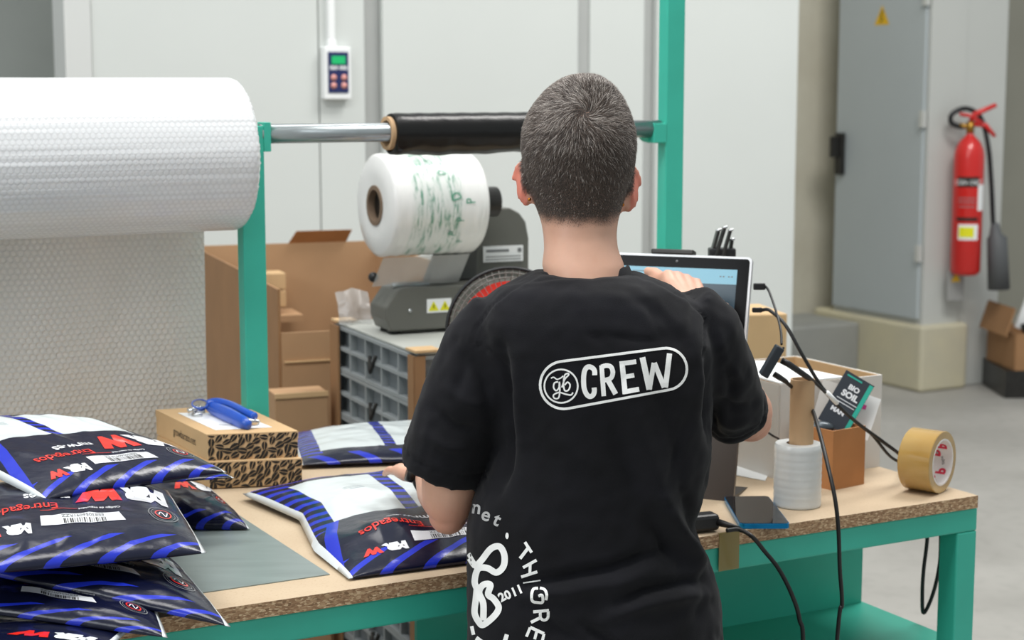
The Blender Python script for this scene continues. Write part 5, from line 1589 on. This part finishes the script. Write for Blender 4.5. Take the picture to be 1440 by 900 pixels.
decal('lettering_net', [tx('n', 670, 714, 27, .12, bold=.02), tx('e', 683.5, 724, 27, .3, bold=.02), tx('t', 699, 731, 27, .45, bold=.02)], oncloth, ig, so)
decal('print_dot', [poly2d([(713 + 2.3 * math.cos(a), 753.5 + 4.6 * math.sin(a)) for a in [2 * pi * i / 14 for i in range(14)]])], oncloth, M['shirt_ink'], so)
decal('letter_t', [S1(Z8([(372, 312), (408, 368)]), 4.2), S1(Z8([(390, 342), (346, 400)]), 4.6)], oncloth, M['shirt_ink'], so)
decal('letter_h', [S1(Z8([(362, 448), (434, 408)]), 4.2), S1(Z8([(352, 498), (438, 470)]), 4.2), S1(Z8([(400, 430), (398, 484)]), 4.0)], oncloth, M['shirt_ink'], so)
decal('letter_i', [S1(Z8([(362, 530), (455, 516)]), 1.8)], oncloth, M['shirt_ink'], so)
decal('letter_g', [S1(Z8([(442, 558), (418, 562), (408, 590), (412, 626), (440, 634), (466, 632), (464, 596), (444, 600)]), 4.0, smooth=True), S1(Z8([(452, 556), (478, 566), (488, 594), (484, 622)]), 4.0, smooth=True)], oncloth, M['shirt_ink'], so)
decal('letter_r', [S1(Z8([(416, 684), (500, 676)]), 4.2), S1(Z8([(496, 680), (494, 716), (474, 728), (456, 716), (454, 684)]), 4.0, smooth=True), S1(Z8([(456, 714), (404, 740)]), 4.4)], oncloth, M['shirt_ink'], so)
decal('letter_e', [S1(Z8([(400, 766), (474, 800)]), 4.4), S1(Z8([(400, 768), (380, 816)]), 4.0), S1(Z8([(436, 784), (424, 830)]), 4.0), S1(Z8([(474, 800), (462, 850)]), 4.0)], oncloth, M['shirt_ink'], so)
decal('year_print', [tx('2', 706, 840, 17, -.5, bold=.04), tx('0', 714, 837, 17, -.45, bold=.04), tx('1', 723, 833, 17, -.4, bold=.04), tx('1', 731, 829, 17, -.4, bold=.04)], oncloth, M['shirt_ink'], so)
big = [(Z8([(66, 376), (92, 420), (108, 440)]), 9), (Z8([(100, 452), (140, 410), (190, 348), (236, 336), (262, 380), (258, 440), (220, 474), (170, 450), (122, 456), (104, 520), (116, 560)]), 9),
       (Z8([(116, 560), (110, 620), (104, 690), (128, 740), (152, 752), (210, 704), (232, 660), (206, 616), (176, 590), (188, 540), (150, 540), (128, 580), (150, 640), (150, 730)]), 9)]
decal('script_emblem', [S1(p, w_, smooth=True) for p, w_ in big], oncloth, M['shirt_ink'], so)
for e_ in (S1(Z8([(88, 760), (98, 806)]), 5), S1(Z8([(112, 822), (150, 850)]), 6), S1(Z8([(276, 804), (262, 850)]), 6)): decal('emblem_edge', [e_], oncloth, M['shirt_ink'], so)
bm_.free()

# trousers and shoes
b = MB()
zt_ = D(840, 900, YB).z
hp_ = [(960, 690, 990, .125, .13), (1000, 688, 994, .125, .13)]
b.tube([(hx, YB + .01, hipz + .06), (hx, YB + .01, hipz - .06)], [.138, .138], 32, flat=.80, up=(1, 0, 0))
for sx in (-1, 1):
    b.tube([(hx + sx * .075, YB + .005, hipz + .02), (hx + sx * .09, YB + .01, .66), (hx + sx * .09, YB + .015, .48), (hx + sx * .095, YB, .28), (hx + sx * .095, YB, .07)], [.088, .088, .078, .07, .066], 24)
tro = remeshed(b, .008, 5); link(tro, 'trousers', M['denim'], person)
for sx in (-1, 1):
    b = MB(); c = Vector((hx + sx * .097, YB, 0))
    b.tube([c + Vector((0, -.075, .035)), c + Vector((0, 0, .045)), c + Vector((sx * .005, .09, .036)), c + Vector((sx * .008, .165, .026))], [.034, .042, .04, .026], 16)
    for v in b.bm.verts: v.co.z = max(v.co.z, .003)
    b.build('shoe', M['shoe'], person)
# wristwatch on the left wrist
wd_ = (LF[-1] - LF[-2]).normalized(); wc = LF[-1].lerp(LF[-2], .25)
b = MB(); b.tube([wc - wd_ * .012, wc - wd_ * .008, wc + wd_ * .008, wc + wd_ * .012], [.0300, .0318, .0318, .0300], 28, flat=.92)
wt = b.build('wristwatch', M['rubber'], person)
b = MB(); sdv = (Vector((-1, -.15, .35)) - wd_ * Vector((-1, -.15, .35)).dot(wd_)).normalized()
b.cyl(wc + sdv * .026, wc + sdv * .037, .0175, n=24); wk_ = b.build('watch_case', M['blackmetal'], wt)
